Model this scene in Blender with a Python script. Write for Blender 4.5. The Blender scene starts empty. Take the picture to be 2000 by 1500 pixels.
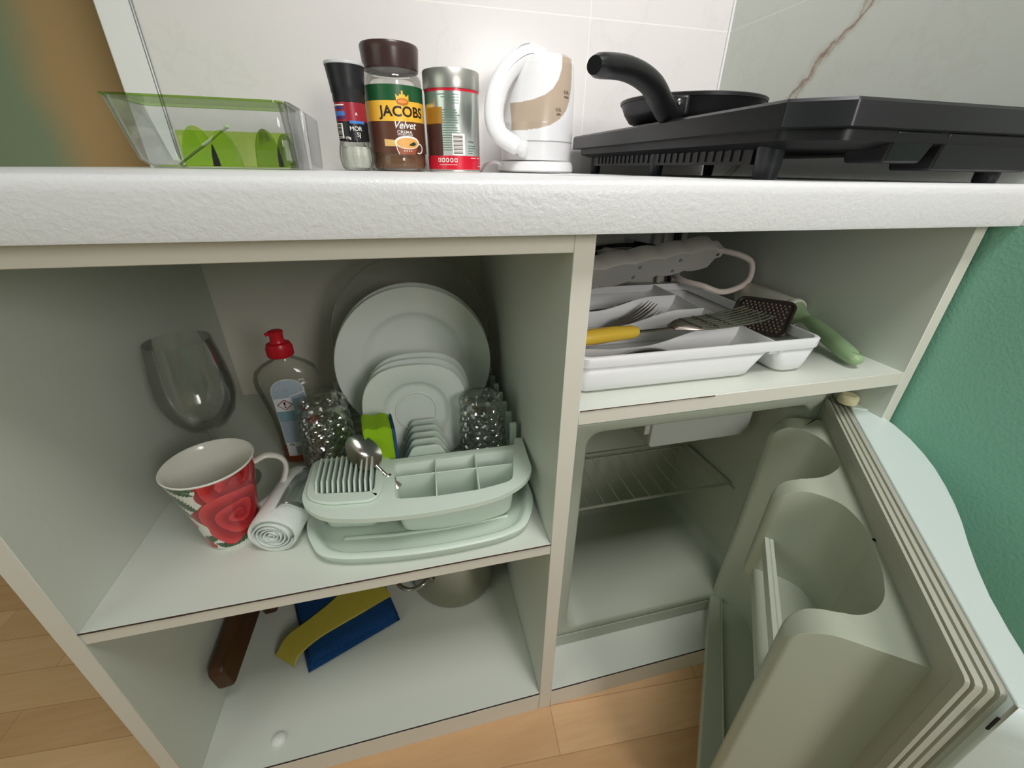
import bpy, bmesh, math, random
from math import sin, cos, pi, radians, sqrt, atan2
from mathutils import Vector, Matrix, noise
random.seed(7)
SC = bpy.context.scene
COL = SC.collection

# ------------------------------------------------------------------ camera
cd = bpy.data.cameras.new('camera'); cam = bpy.data.objects.new('camera', cd); COL.objects.link(cam)
SC.camera = cam
cd.sensor_width = 36; cd.lens = 14.5256; cd.clip_start = 0.005
cd.shift_x = -0.00345; cd.shift_y = -0.0011
CR, CF, CU = Vector((0.97131652, -0.23732238, 0.01490968)), Vector((0.21742726, 0.861004, -0.45977985)), Vector((0.09627876, 0.44983353, 0.88790776))
m = Matrix.Identity(4)
for i in range(3):
    m[i][0] = CR[i]; m[i][1] = CU[i]; m[i][2] = -CF[i]
m.translation = (-0.152, -0.3341, 0.7858)
cam.matrix_world = m

# ------------------------------------------------------------------ world and light
W = bpy.data.worlds.new('world'); SC.world = W; W.use_nodes = True
nt = W.node_tree; nt.nodes.clear()
wo = nt.nodes.new('ShaderNodeOutputWorld'); bg = nt.nodes.new('ShaderNodeBackground')
tc = nt.nodes.new('ShaderNodeTexCoord'); sp = nt.nodes.new('ShaderNodeSeparateXYZ'); rp = nt.nodes.new('ShaderNodeValToRGB')
mp = nt.nodes.new('ShaderNodeMapRange'); mp.inputs[1].default_value = -1; mp.inputs[2].default_value = 1
nt.links.new(tc.outputs['Generated'], sp.inputs[0]); nt.links.new(sp.outputs[2], mp.inputs[0]); nt.links.new(mp.outputs[0], rp.inputs[0])
nt.links.new(rp.outputs[0], bg.inputs[0]); nt.links.new(bg.outputs[0], wo.inputs[0])
els = rp.color_ramp.elements
els[0].position = 0.0; els[0].color = (0.30, 0.22, 0.14, 1)
els[1].position = 1.0; els[1].color = (0.95, 0.97, 0.95, 1)
for p_, c_ in ((0.42, (0.27, 0.34, 0.23, 1)), (0.55, (0.40, 0.62, 0.46, 1)), (0.72, (0.62, 0.78, 0.66, 1))):
    e = els.new(p_); e.color = c_
bg.inputs[1].default_value = 0.135

def area(name, loc, target, size, power, color, sy=None, spread=180):
    l = bpy.data.lights.new(name, 'AREA'); l.energy = power; l.color = color
    l.shape = 'RECTANGLE'; l.spread = radians(spread); l.size = size; l.size_y = sy or size
    o = bpy.data.objects.new(name, l); COL.objects.link(o); o.location = loc
    o.rotation_euler = (Vector(target) - Vector(loc)).to_track_quat('-Z', 'Y').to_euler()
    return o
area('right_bay_fill', (0.32, -1.08, 1.09), (0.24, 0.35, 0.64), 0.26, 5.3, (1.0, 0.945, 0.94), 0.45)  # unseen area lamp added behind the camera to brighten the right bay
area('back_wall_fill', (0.20, -0.50, 2.10), (0.18, 0.40, 0.85), 0.6, 4.6, (1.0, 0.975, 0.98), 0.5, spread=74)  # added overhead fill, out of view, narrowed to lift the tiled wall and worktop
area('left_floor_fill', (-1.55, -0.70, 1.05), (-0.75, -0.1, 0.0), 0.9, 4.8, (0.93, 1.0, 0.87), 1.2)  # added greenish fill from the unseen left, for the floor and left-facing sides

vs = SC.view_settings
vs.view_transform = 'Standard'; vs.look = 'None'; vs.gamma = 1; vs.exposure = 0.08; vs.use_curve_mapping = False

# ------------------------------------------------------------------ materials
def lin(c):
    return tuple(((v / 255) / 12.92 if v / 255 <= 0.04045 else ((v / 255 + 0.055) / 1.055) ** 2.4) for v in c)
MATS = {}
def nmat(name):
    m = bpy.data.materials.new(name); m.use_nodes = True
    n = m.node_tree.nodes; b = n['Principled BSDF']
    return m, m.node_tree, b
def mat(name, rgb, rough=0.5, metal=0.0, bump=0.0, bscale=200.0, var=0.0, vscale=8.0, coat=0.0, spec=0.5, trans=0.0, ior=1.45, stretch=None, alpha=1.0):
    """procedural material: colour varied by noise, optional bump"""
    if name in MATS: return MATS[name]
    m, t, b = nmat(name); MATS[name] = m
    c = lin(rgb)
    b.inputs['Roughness'].default_value = rough; b.inputs['Metallic'].default_value = metal
    b.inputs['Specular IOR Level'].default_value = spec; b.inputs['Coat Weight'].default_value = coat
    b.inputs['Transmission Weight'].default_value = trans; b.inputs['IOR'].default_value = ior
    b.inputs['Alpha'].default_value = alpha
    tcn = t.nodes.new('ShaderNodeTexCoord'); mpn = t.nodes.new('ShaderNodeMapping'); t.links.new(tcn.outputs['Object'], mpn.inputs[0])
    if stretch: mpn.inputs['Scale'].default_value = stretch
    nz = t.nodes.new('ShaderNodeTexNoise'); nz.inputs['Scale'].default_value = vscale; nz.inputs['Detail'].default_value = 4
    t.links.new(mpn.outputs[0], nz.inputs[0])
    mx = t.nodes.new('ShaderNodeMix'); mx.data_type = 'RGBA'
    v = var if var else 0.015
    mx.inputs[6].default_value = (*[x * (1 - v) for x in c], 1); mx.inputs[7].default_value = (*[min(1, x * (1 + v)) for x in c], 1)
    t.links.new(nz.outputs[0], mx.inputs[0]); t.links.new(mx.outputs[2], b.inputs['Base Color'])
    if bump:
        nb = t.nodes.new('ShaderNodeTexNoise'); nb.inputs['Scale'].default_value = bscale; nb.inputs['Detail'].default_value = 3
        t.links.new(mpn.outputs[0], nb.inputs[0])
        bp = t.nodes.new('ShaderNodeBump'); bp.inputs['Strength'].default_value = bump; bp.inputs['Distance'].default_value = 0.002
        t.links.new(nb.outputs[0], bp.inputs['Height']); t.links.new(bp.outputs[0], b.inputs['Normal'])
    return m
def clear(name, rgb, tint=0.85, gloss=0.10, rough=0.03, edge=0.25, milk=0.0):
    """thin clear plastic or glass wall: see-through, darker and shinier where seen edge-on"""
    if name in MATS: return MATS[name]
    m = bpy.data.materials.new(name); m.use_nodes = True; MATS[name] = m
    t = m.node_tree; t.nodes.clear(); o = t.nodes.new('ShaderNodeOutputMaterial')
    tr = t.nodes.new('ShaderNodeBsdfTransparent'); gl = t.nodes.new('ShaderNodeBsdfGlossy'); gl.inputs['Roughness'].default_value = rough
    lw = t.nodes.new('ShaderNodeLayerWeight'); lw.inputs[0].default_value = 0.22; fn_ = t.nodes.new('ShaderNodeFresnel'); fn_.inputs[0].default_value = 1.33
    c = lin(rgb)
    mx = t.nodes.new('ShaderNodeMix'); mx.data_type = 'RGBA'
    k0 = [x / 255 for x in rgb]; mx.inputs[6].default_value = (*k0, 1); mx.inputs[7].default_value = (*[x * edge for x in k0], 1)
    pw = t.nodes.new('ShaderNodeMath'); pw.operation = 'POWER'; pw.inputs[1].default_value = 4.0
    t.links.new(lw.outputs['Facing'], pw.inputs[0]); t.links.new(pw.outputs[0], mx.inputs[0]); t.links.new(mx.outputs[2], tr.inputs[0])
    ms = t.nodes.new('ShaderNodeMixShader'); ad = t.nodes.new('ShaderNodeMath'); ad.operation = 'MULTIPLY_ADD'
    ad.inputs[1].default_value = 0.6; ad.inputs[2].default_value = gloss * 0.12
    t.links.new(fn_.outputs[0], ad.inputs[0]); t.links.new(ad.outputs[0], ms.inputs[0])
    t.links.new(tr.outputs[0], ms.inputs[1]); t.links.new(gl.outputs[0], ms.inputs[2])
    if milk:
        df = t.nodes.new('ShaderNodeBsdfDiffuse'); df.inputs[0].default_value = (0.8, 0.82, 0.78, 1)
        m2 = t.nodes.new('ShaderNodeMixShader'); m2.inputs[0].default_value = milk
        t.links.new(ms.outputs[0], m2.inputs[1]); t.links.new(df.outputs[0], m2.inputs[2]); t.links.new(m2.outputs[0], o.inputs[0])
    else: t.links.new(ms.outputs[0], o.inputs[0])
    return m
def attr_mat(name, rough=0.4, metal=0.0, coat=0.0, spec=0.5):
    """pattern of the thing's own colours, computed per vertex"""
    if name in MATS: return MATS[name]
    m, t, b = nmat(name); MATS[name] = m
    a = t.nodes.new('ShaderNodeVertexColor'); a.layer_name = 'Col'
    t.links.new(a.outputs[0], b.inputs['Base Color'])
    b.inputs['Roughness'].default_value = rough; b.inputs['Metallic'].default_value = metal; b.inputs['Coat Weight'].default_value = coat
    b.inputs['Specular IOR Level'].default_value = spec
    return m

# ------------------------------------------------------------------ mesh helpers
def link_mesh(name, bm, m=None, parent=None, smooth=True, angle=40, bevel=0, seg=2, subsurf=0, solid=0, soff=0):
    me = bpy.data.meshes.new(name); bmesh.ops.recalc_face_normals(bm, faces=bm.faces[:])
    bm.to_mesh(me); bm.free()
    o = bpy.data.objects.new(name, me); COL.objects.link(o)
    if m: me.materials.append(m)
    if parent: o.parent = parent
    if smooth:
        for p in me.polygons: p.use_smooth = True
    if solid:
        s = o.modifiers.new('s', 'SOLIDIFY'); s.thickness = solid; s.offset = soff
    if bevel:
        b = o.modifiers.new('b', 'BEVEL'); b.width = bevel; b.segments = seg; b.limit_method = 'ANGLE'; b.angle_limit = radians(35); b.harden_normals = False
    if subsurf:
        s = o.modifiers.new('u', 'SUBSURF'); s.levels = subsurf; s.render_levels = subsurf
    if smooth and not subsurf:
        me.attributes.new('sharp_edge', 'BOOLEAN', 'EDGE') if 'sharp_edge' not in me.attributes else None
        bb = bmesh.new(); bb.from_mesh(me)
        for e in bb.edges:
            if len(e.link_faces) == 2 and e.calc_face_angle(0) > radians(angle): e.smooth = False
        bb.to_mesh(me); bb.free()
    return o
def thing(name, label, cat, loc=(0, 0, 0), rot=(0, 0, 0), group=None):
    o = bpy.data.objects.new(name, None); COL.objects.link(o); o.location = loc; o.rotation_euler = rot
    o.empty_display_size = 0.02
    o['label'] = label; o['category'] = cat
    if group: o['group'] = group
    return o
def tag(o, label, cat, group=None):
    o['label'] = label; o['category'] = cat
    if group: o['group'] = group
    return o
def BM(): return bmesh.new()
def box(bm, x0, x1, y0, y1, z0, z1, M=None):
    vs_ = [bm.verts.new((x, y, z)) for z in (z0, z1) for y in (y0, y1) for x in (x0, x1)]
    for f in ((0, 2, 3, 1), (4, 5, 7, 6), (0, 1, 5, 4), (2, 6, 7, 3), (0, 4, 6, 2), (1, 3, 7, 5)):
        bm.faces.new([vs_[i] for i in f])
    if M:
        for v in vs_: v.co = M @ v.co
    return bm
def rings(bm, rs, cap0=True, cap1=True, closed=True):
    """loft through rings of equal length"""
    vv = [[bm.verts.new(p) for p in r] for r in rs]
    n = len(vv[0])
    for a, b in zip(vv, vv[1:]):
        for i in range(n if closed else n - 1):
            j = (i + 1) % n
            bm.faces.new((a[i], a[j], b[j], b[i]))
    if cap0: bm.faces.new(vv[0][::-1])
    if cap1: bm.faces.new(vv[-1])
    return vv
def lathe(bm, prof, seg=48, M=None, cap0=False, cap1=False):
    rs = []
    for r, z in prof:
        rs.append([Vector((max(r, 1e-5) * cos(2 * pi * i / seg), max(r, 1e-5) * sin(2 * pi * i / seg), z)) for i in range(seg)])
    if M: rs = [[M @ p for p in r] for r in rs]
    return rings(bm, rs, cap0, cap1)
def frame_of(d, up=Vector((0, 0, 1))):
    d = d.normalized()
    s = d.cross(up)
    if s.length < 1e-4: s = d.cross(Vector((1, 0, 0)))
    s.normalize(); u = s.cross(d).normalized()
    return s, u
def tube(bm, pts, r, seg=12, flat=1.0, cap=True, up=Vector((0, 0, 1))):
    """tube along pts; r number or list; flat scales the up axis"""
    pts = [Vector(p) for p in pts]; n = len(pts)
    rr = r if isinstance(r, (list, tuple)) else [r] * n
    ff = flat if isinstance(flat, (list, tuple)) else [flat] * n
    rs = []
    ps = None
    for i, p in enumerate(pts):
        d = (pts[min(i + 1, n - 1)] - pts[max(i - 1, 0)])
        if ps is None:
            s, u = frame_of(d, up)
        else:
            dn = d.normalized(); s = (ps - dn * ps.dot(dn)).normalized(); u = s.cross(dn).normalized()
        ps = s
        rs.append([p + s * (rr[i] * cos(2 * pi * k / seg)) + u * (rr[i] * ff[i] * sin(2 * pi * k / seg)) for k in range(seg)])
    rings(bm, rs, cap, cap)
    return bm
def spline(ctrl, n=8):
    """catmull-rom through control points"""
    c = [Vector(p) for p in ctrl]; c = [c[0] * 2 - c[1]] + c + [c[-1] * 2 - c[-2]]
    out = []
    for i in range(1, len(c) - 2):
        for k in range(n):
            t = k / n
            out.append(0.5 * ((2 * c[i]) + (-c[i - 1] + c[i + 1]) * t + (2 * c[i - 1] - 5 * c[i] + 4 * c[i + 1] - c[i + 2]) * t * t + (-c[i - 1] + 3 * c[i] - 3 * c[i + 1] + c[i + 2]) * t ** 3))
    out.append(c[-2]); return out
def rrect(x0, x1, y0, y1, r, n=6):
    """rounded rectangle, counter-clockwise"""
    out = []
    for cx, cy, a in ((x1 - r, y1 - r, 0), (x0 + r, y1 - r, 90), (x0 + r, y0 + r, 180), (x1 - r, y0 + r, 270)):
        for k in range(n + 1):
            t = radians(a + 90 * k / n); out.append((cx + r * cos(t), cy + r * sin(t)))
    return out
def round_poly(pts, r, n=5):
    """round the corners of a polygon"""
    out = []; N = len(pts)
    for i in range(N):
        p = Vector(pts[i]).to_2d(); a = Vector(pts[i - 1]).to_2d(); b = Vector(pts[(i + 1) % N]).to_2d()
        ri = pts[i][2] if len(pts[i]) > 2 else r
        da = (a - p); db = (b - p); la, lb = da.length, db.length
        k = min(ri, la * 0.45, lb * 0.45)
        if k < 1e-6: out += [(p.x, p.y)] * (n + 1); continue
        A = p + da / la * k; B = p + db / lb * k
        for j in range(n + 1):
            t = j / n; q = A * (1 - t) ** 2 + p * 2 * t * (1 - t) + B * t * t
            out.append((q.x, q.y))
    return out
def prism(bm, poly, z0, z1, M=None):
    rs = [[Vector((x, y, z0)) for x, y in poly], [Vector((x, y, z1)) for x, y in poly]]
    if M: rs = [[M @ p for p in r] for r in rs]
    rings(bm, rs); return bm
def plate_holes(bm, outer, holes, z0, z1, inset=0.0):
    """flat plate with holes, z0..z1"""
    for z in (z0, z1):
        es = []
        for lp in [outer] + holes:
            vv = [bm.verts.new((x, y, z)) for x, y in lp]
            for i in range(len(vv)): es.append(bm.edges.new((vv[i], vv[(i + 1) % len(vv)])))
        bmesh.ops.triangle_fill(bm, use_beauty=True, use_dissolve=False, edges=es)
    for lp in [outer] + holes:
        a = [bm.verts.new((x, y, z0)) for x, y in lp]; b = [bm.verts.new((x, y, z1)) for x, y in lp]
        for i in range(len(a)):
            j = (i + 1) % len(a); bm.faces.new((a[i], a[j], b[j], b[i]))
    bmesh.ops.remove_doubles(bm, verts=bm.verts[:], dist=1e-6)
    return bm
def grid_surf(bm, fn, nu, nv, colfn=None, closed=False):
    """surface fn(u,v) on a grid, with vertex colours colfn(u,v) -> linear rgb"""
    lay = bm.loops.layers.float_color.new('Col') if colfn else None
    V = [[bm.verts.new(fn(i / nu, j / nv)) for j in range(nv + 1)] for i in range(nu if closed else nu + 1)]
    C = [[colfn(i / nu, j / nv) for j in range(nv + 1)] for i in range(nu + 1)] if colfn else None
    for i in range(nu):
        for j in range(nv):
            ii = (i + 1) % len(V)
            f = bm.faces.new((V[i][j], V[ii][j], V[ii][j + 1], V[i][j + 1]))
            if C:
                for l, c in zip(f.loops, (C[i][j], C[i + 1][j], C[i + 1][j + 1], C[i][j + 1])): l[lay] = (*c, 1)
    return V
def slice_x(bm, step=0.0025):
    xs = [v.co.x for v in bm.verts]
    if not xs: return
    x = math.ceil(min(xs) / step) * step
    while x < max(xs):
        bmesh.ops.bisect_plane(bm, geom=bm.verts[:] + bm.edges[:] + bm.faces[:], plane_co=(x, 0, 0), plane_no=(1, 0, 0)); x += step
def text_obj(name, s, size, m, parent, fn, bold=0.0, shear=0.0, align='CENTER', depth=0.0003, sx=1.0):
    """lettering as a mesh; fn maps flat (x, y, depth) to the surface"""
    cu = bpy.data.curves.new(name, 'FONT'); cu.body = s; cu.size = size; cu.align_x = align; cu.align_y = 'CENTER'
    cu.offset = bold; cu.shear = shear; cu.extrude = 0.0; cu.resolution_u = 3
    t = bpy.data.objects.new(name, cu); COL.objects.link(t)
    bpy.context.view_layer.update()
    me = bpy.data.meshes.new_from_object(t.evaluated_get(bpy.context.evaluated_depsgraph_get()))
    bpy.data.objects.remove(t); bpy.data.curves.remove(cu)
    bm = BM(); bm.from_mesh(me); bpy.data.meshes.remove(me)
    bmesh.ops.remove_doubles(bm, verts=bm.verts[:], dist=1e-6)
    slice_x(bm)
    ext = bmesh.ops.extrude_face_region(bm, geom=bm.faces[:])
    top = {v for v in ext['geom'] if isinstance(v, bmesh.types.BMVert)}
    for v in bm.verts:
        v.co = Vector(fn(v.co.x * sx, v.co.y, depth if v in top else 0.0))
    o = link_mesh(name, bm, m, parent, smooth=False)
    return o
# ------------------------------------------------------------------ node helper
class NT:
    def __init__(s, t): s.t = t
    def m(s, op, a, b=0.0, c=0.0, clamp=False):
        n = s.t.nodes.new('ShaderNodeMath'); n.operation = op; n.use_clamp = clamp
        for i, v in enumerate((a, b, c)):
            if isinstance(v, (int, float)): n.inputs[i].default_value = v
            else: s.t.links.new(v, n.inputs[i])
        return n.outputs[0]
    def noise(s, vec, scale, detail=4, rough=0.5, out=0):
        n = s.t.nodes.new('ShaderNodeTexNoise'); n.inputs['Scale'].default_value = scale; n.inputs['Detail'].default_value = detail
        n.inputs['Roughness'].default_value = rough
        s.t.links.new(vec, n.inputs[0]); return n.outputs[out]
    def mix(s, f, a, b):
        n = s.t.nodes.new('ShaderNodeMix'); n.data_type = 'RGBA'
        for i, v in ((0, f), (6, a), (7, b)):
            if isinstance(v, (int, float)): n.inputs[i].default_value = v
            elif isinstance(v, tuple): n.inputs[i].default_value = (*v, 1)
            else: s.t.links.new(v, n.inputs[i])
        return n.outputs[2]
    def obj(s, scale=None, rot=None, loc=None):
        c = s.t.nodes.new('ShaderNodeTexCoord'); mpn = s.t.nodes.new('ShaderNodeMapping'); s.t.links.new(c.outputs['Object'], mpn.inputs[0])
        if scale: mpn.inputs['Scale'].default_value = scale
        if rot: mpn.inputs['Rotation'].default_value = rot
        if loc: mpn.inputs['Location'].default_value = loc
        return mpn.outputs[0]
    def xyz(s, v):
        n = s.t.nodes.new('ShaderNodeSeparateXYZ'); s.t.links.new(v, n.inputs[0]); return n.outputs
    def bump(s, h, b, strength=0.3, dist=0.001):
        n = s.t.nodes.new('ShaderNodeBump'); n.inputs['Strength'].default_value = strength; n.inputs['Distance'].default_value = dist
        s.t.links.new(h, n.inputs['Height']); s.t.links.new(n.outputs[0], b.inputs['Normal'])
def smooth_near(N, v, width):
    """1 at v == 0 falling to 0 at |v| == width"""
    a = N.m('ABSOLUTE', v); return N.m('SUBTRACT', 1.0, N.m('DIVIDE', a, width), clamp=True)

# laminate floor
FLOOR, t, b = nmat('laminate_floor'); N = NT(t)
v = N.obj(rot=(0, 0, radians(4)))
br = t.nodes.new('ShaderNodeTexBrick'); t.links.new(v, br.inputs[0])
br.offset = 0.37; br.inputs['Scale'].default_value = 1.0; br.inputs['Brick Width'].default_value = 0.42; br.inputs['Row Height'].default_value = 0.066
br.inputs['Mortar Size'].default_value = 0.0006; br.inputs['Bias'].default_value = 0.0
br.inputs['Color1'].default_value = (*lin((224, 184, 136)), 1); br.inputs['Color2'].default_value = (*lin((198, 152, 104)), 1); br.inputs['Mortar'].default_value = (*lin((150, 105, 66)), 1)
g = N.noise(N.obj(scale=(3, 40, 1), rot=(0, 0, radians(4))), 3.0, 6, 0.6)
w2 = N.noise(N.obj(scale=(1.5, 9, 1)), 6.0, 3)
c = N.mix(N.m('MULTIPLY', g, 0.55), br.outputs[0], lin((172, 120, 74)))
c = N.mix(N.m('MULTIPLY', w2, 0.35), c, lin((236, 204, 162)))
t.links.new(c, b.inputs['Base Color']); b.inputs['Roughness'].default_value = 0.38
# textured white worktop
TOP, t, b = nmat('worktop_laminate'); N = NT(t)
v = N.obj(); n1 = N.noise(v, 230, 3, 0.55); n2 = N.noise(v, 420, 2)
N.bump(N.m('ADD', N.m('MULTIPLY', n1, 0.8), N.m('MULTIPLY', n2, 0.25)), b, 0.38, 0.0018)
vo = t.nodes.new('ShaderNodeTexVoronoi'); vo.inputs['Scale'].default_value = 95; t.links.new(v, vo.inputs[0])
xs = N.xyz(v)
spots = N.m('MULTIPLY', N.m('LESS_THAN', vo.outputs['Distance'], 0.13), N.m('GREATER_THAN', N.m('ADD', N.noise(v, 14, 2), N.m('MULTIPLY', xs[0], 0.55)), 0.81))
t.links.new(N.mix(spots, lin((222, 223, 222)), lin((120, 112, 105))), b.inputs['Base Color']); b.inputs['Roughness'].default_value = 0.36
# marble tiles
def tiles(name, base, horiz, verts, axis, vein):
    m, t, b = nmat(name); N = NT(t); v = N.obj(); x = N.xyz(v)
    cl = N.noise(v, 5, 5, 0.6); cl2 = N.noise(v, 2.2, 6, 0.65)
    line = smooth_near(N, N.m('SUBTRACT', cl2, 0.5), 0.012)
    c = N.mix(N.m('MULTIPLY', cl, 0.5), lin(base), lin(tuple(k - 12 for k in base)))
    c = N.mix(N.m('MULTIPLY', line, 0.07), c, lin((168, 160, 152)))
    if vein:
        (y0, z0), (y1, z1) = vein
        L = sqrt((y1 - y0) ** 2 + (z1 - z0) ** 2); ny, nz_ = (z1 - z0) / L, -(y1 - y0) / L
        d = N.m('ADD', N.m('MULTIPLY', N.m('SUBTRACT', x[1], y0), ny), N.m('MULTIPLY', N.m('SUBTRACT', x[2], z0), nz_))
        w = N.m('MULTIPLY', N.m('SUBTRACT', N.noise(v, 16, 5, 0.62), 0.5), 0.055)
        w2_ = N.m('MULTIPLY', N.m('SUBTRACT', N.noise(N.obj(loc=(3, 7, 1)), 24, 5, 0.62), 0.5), 0.06)
        a1 = smooth_near(N, N.m('ADD', d, w), 0.0035); a2 = smooth_near(N, N.m('ADD', d, w2_), 0.0035)
        a3 = smooth_near(N, N.m('ADD', d, N.m('MULTIPLY', N.m('ADD', w, w2_), 0.5)), 0.014)
        c = N.mix(N.m('MULTIPLY', a3, 0.4), c, lin((176, 160, 138)))
        c = N.mix(N.m('MULTIPLY', a2, 0.55), c, lin((160, 132, 100)))
        c = N.mix(N.m('MULTIPLY', a1, 0.8), c, lin((140, 106, 74)))
    g = None
    for h in horiz:
        k = N.m('LESS_THAN', N.m('ABSOLUTE', N.m('SUBTRACT', x[2], h)), 0.0009); g = k if g is None else N.m('MAXIMUM', g, k)
    for q in verts:
        k = N.m('LESS_THAN', N.m('ABSOLUTE', N.m('SUBTRACT', x[axis], q)), 0.0009); g = k if g is None else N.m('MAXIMUM', g, k)
    c = N.mix(g, c, lin((235, 234, 228)))
    t.links.new(c, b.inputs['Base Color']); b.inputs['Roughness'].default_value = 0.22
    n = N.noise(v, 90, 2); N.bump(N.m('SUBTRACT', N.m('MULTIPLY', n, 0.15), g), b, 0.25, 0.001)
    return m
TILE_B = tiles('back_wall_tile', (226, 222, 219), (1.0155, 1.31), (0.1835,), 0, None)
TILE_R = tiles('side_wall_tile', (222, 226, 217), (1.0155, 1.31), (-0.02,), 1, ((0.345, 0.875), (0.225, 1.0)))
GREEN = mat('green_wall_paint', (136, 192, 168), rough=0.6, bump=0.25, bscale=260, var=0.05, vscale=5)
# wall seen past the tiled wall, green blending softly into tan
TWOTONE, t, b = nmat('two_tone_wall'); N = NT(t); v = N.obj(); x = N.xyz(v)
k = N.m('ADD', x[0], N.m('MULTIPLY', N.m('SUBTRACT', N.noise(v, 9, 3), 0.5), 0.05))
f = N.m('DIVIDE', N.m('SUBTRACT', k, -0.86), 0.10, clamp=True)
sm = N.m('MULTIPLY', N.m('MULTIPLY', f, f), N.m('SUBTRACT', 3.0, N.m('MULTIPLY', f, 2.0)))
t.links.new(N.mix(sm, lin((140, 158, 126)), lin((196, 162, 112))), b.inputs['Base Color']); b.inputs['Roughness'].default_value = 0.7
WHITE = mat('white_melamine', (209, 214, 203), rough=0.42, bump=0.05, bscale=900, var=0.02, vscale=3)
EDGE = mat('white_edge_band', (222, 218, 205), rough=0.45, var=0.03, vscale=12, stretch=(0.3, 1, 0.3))
PLASTER = mat('white_trim_paint', (232, 232, 230), rough=0.45)
SCUFF = mat('dark_gap', (58, 44, 36), rough=0.9)

# ------------------------------------------------------------------ room
XW, YW = 0.458, 0.518
def struct(name, bm, m, **k):
    o = link_mesh(name, bm, m, **k); o['kind'] = 'structure'; return o
struct('floor', box(BM(), -2.6, 1.2, -2.6, 1.3, -0.05, 0.0), FLOOR)
wb = struct('wall_back', box(BM(), -0.532, 0.60, YW + 0.008, YW + 0.10, 0, 2.4), PLASTER)
o = link_mesh('tile_panel', box(BM(), -0.4905, XW + 0.008, YW, YW + 0.010, 0.70, 2.4), TILE_B, wb)
wr = struct('wall_right', box(BM(), XW + 0.008, XW + 0.10, -2.0, YW + 0.1, 0, 2.4), GREEN)
bm = BM(); box(bm, XW, XW + 0.0085, -1.4, YW, 0.742, 2.4); o = link_mesh('tile_panel', bm, TILE_R, wr)
bm = BM(); box(bm, XW, XW + 0.0085, -2.0, YW, 0, 0.7415); o = link_mesh('painted_panel', bm, GREEN, wr)
bm = BM(); box(bm, -0.537, -0.4915, YW - 0.002, YW + 0.1005, 0, 2.4); struct('trim_1', bm, PLASTER, bevel=0.002)
bm = BM(); tube(bm, [(-0.4925, YW - 0.001, 0.78), (-0.4925, YW - 0.001, 2.4)], 0.0022, 8); struct('trim_2', bm, mat('grey_tile_profile', (150, 152, 150), rough=0.3, metal=0.4))
struct('wall_left', box(BM(), -2.6, -0.30, 0.82, 0.92, 0, 2.4), TWOTONE)
bm = BM(); tube(bm, [(XW - 0.0015, YW - 0.0015, 0.78), (XW - 0.0015, YW - 0.0015, 2.4)], 0.0022, 8); struct('trim_3', bm, PLASTER)

# ------------------------------------------------------------------ cabinet carcass
D = 0.488
XL0, XL1, XM0, XM1, XR0, XR1 = -0.5184, -0.4999, -0.0194, 0.0, 0.4328, 0.4492
ZCB, ZRAIL, ZS1T, ZS1B, ZS2T, ZS2B, ZB1 = 0.7410, 0.7243, 0.3799, 0.3627, 0.5674, 0.5497, 0.0445
cab = thing('kitchen_cabinet', 'open white laminate base cabinet with two bays under the worktop, no doors', 'cabinet', (-0.03, 0.25, 0))
OFF = Vector((-0.03, 0.25, 0))
def cpart(name, x0, x1, y0, y1, z0, z1, m=None, bevel=0.0006):
    bm = BM(); box(bm, x0 - OFF.x, x1 - OFF.x, y0 - OFF.y, y1 - OFF.y, z0, z1)
    o = link_mesh(name, bm, m or WHITE, cab, bevel=bevel, seg=1)
    o.data.materials.append(EDGE)
    for p in o.data.polygons:
        if p.normal.y < -0.9: p.material_index = 1
    return o
cpart('side_panel', XL0, XL1, 0, D + 0.0005, 0, ZCB)
cpart('side_panel', XR0, XR1, 0, D + 0.0005, 0, ZCB)
cpart('divider_panel', XM0, XM1, 0, D + 0.0005, 0, ZCB)
cpart('top_rail', XL1, XM0, 0, 0.018, ZRAIL, ZCB)
cpart('shelf', XL1, XM0, 0.001, D, ZS1B, ZS1T)
cpart('shelf', XM1, XR0, 0.0005, D, ZS2B, ZS2T)
cpart('bottom_panel', XL1, XM0, 0.001, D, ZB1 - 0.018, ZB1)
cpart('bottom_panel', XM1, XR0, 0.001, D, ZB1 - 0.018, ZB1)
cpart('plinth', XL1, XM0, 0.0, 0.016, 0, ZB1 - 0.0185 + 0.0165)
cpart('plinth', XM1, XR0, 0.0, 0.016, 0, ZB1 - 0.0185 + 0.0165)
cpart('back_panel', XL0, XM1, D, D + 0.004, 0.02, ZCB)
cpart('back_panel', XM1, 0.285, D, D + 0.004, 0.02, ZCB)
cpart('back_panel', 0.42, XR1, D, D + 0.004, 0.02, ZCB)
cpart('back_panel', 0.285, 0.42, D, D + 0.004, 0.02, 0.61)
# chipped dark seams along the edge bands
for x0, x1, z in ((XL1, XM0, ZB1 + 0.0002), (XM1 + 0.001, XR0, ZB1 + 0.0002), (XM1 + 0.001, 0.16, ZS2T - 0.0005), (XL1, XM0, ZS1T - 0.0002)):
    bm = BM(); n = 80; up_, lo_ = [], []
    for i in range(n + 1):
        a = x0 + (x1 - x0) * i / n
        h = 0.00045 * (0.3 + abs(noise.noise(Vector((a * 30, z * 10, 0)))) * 2)
        up_.append((a, z + 0.0001)); lo_.append((a, z - h))
    rings(bm, [[Vector((x - OFF.x, y - OFF.y, zz)) for x, zz in up_ + lo_[::-1]] for y in (-0.0004, 0.0012)])
    link_mesh('edge_seam', bm, SCUFF, cab, smooth=False)['label'] = 'dark worn seam along the edge band'
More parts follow.
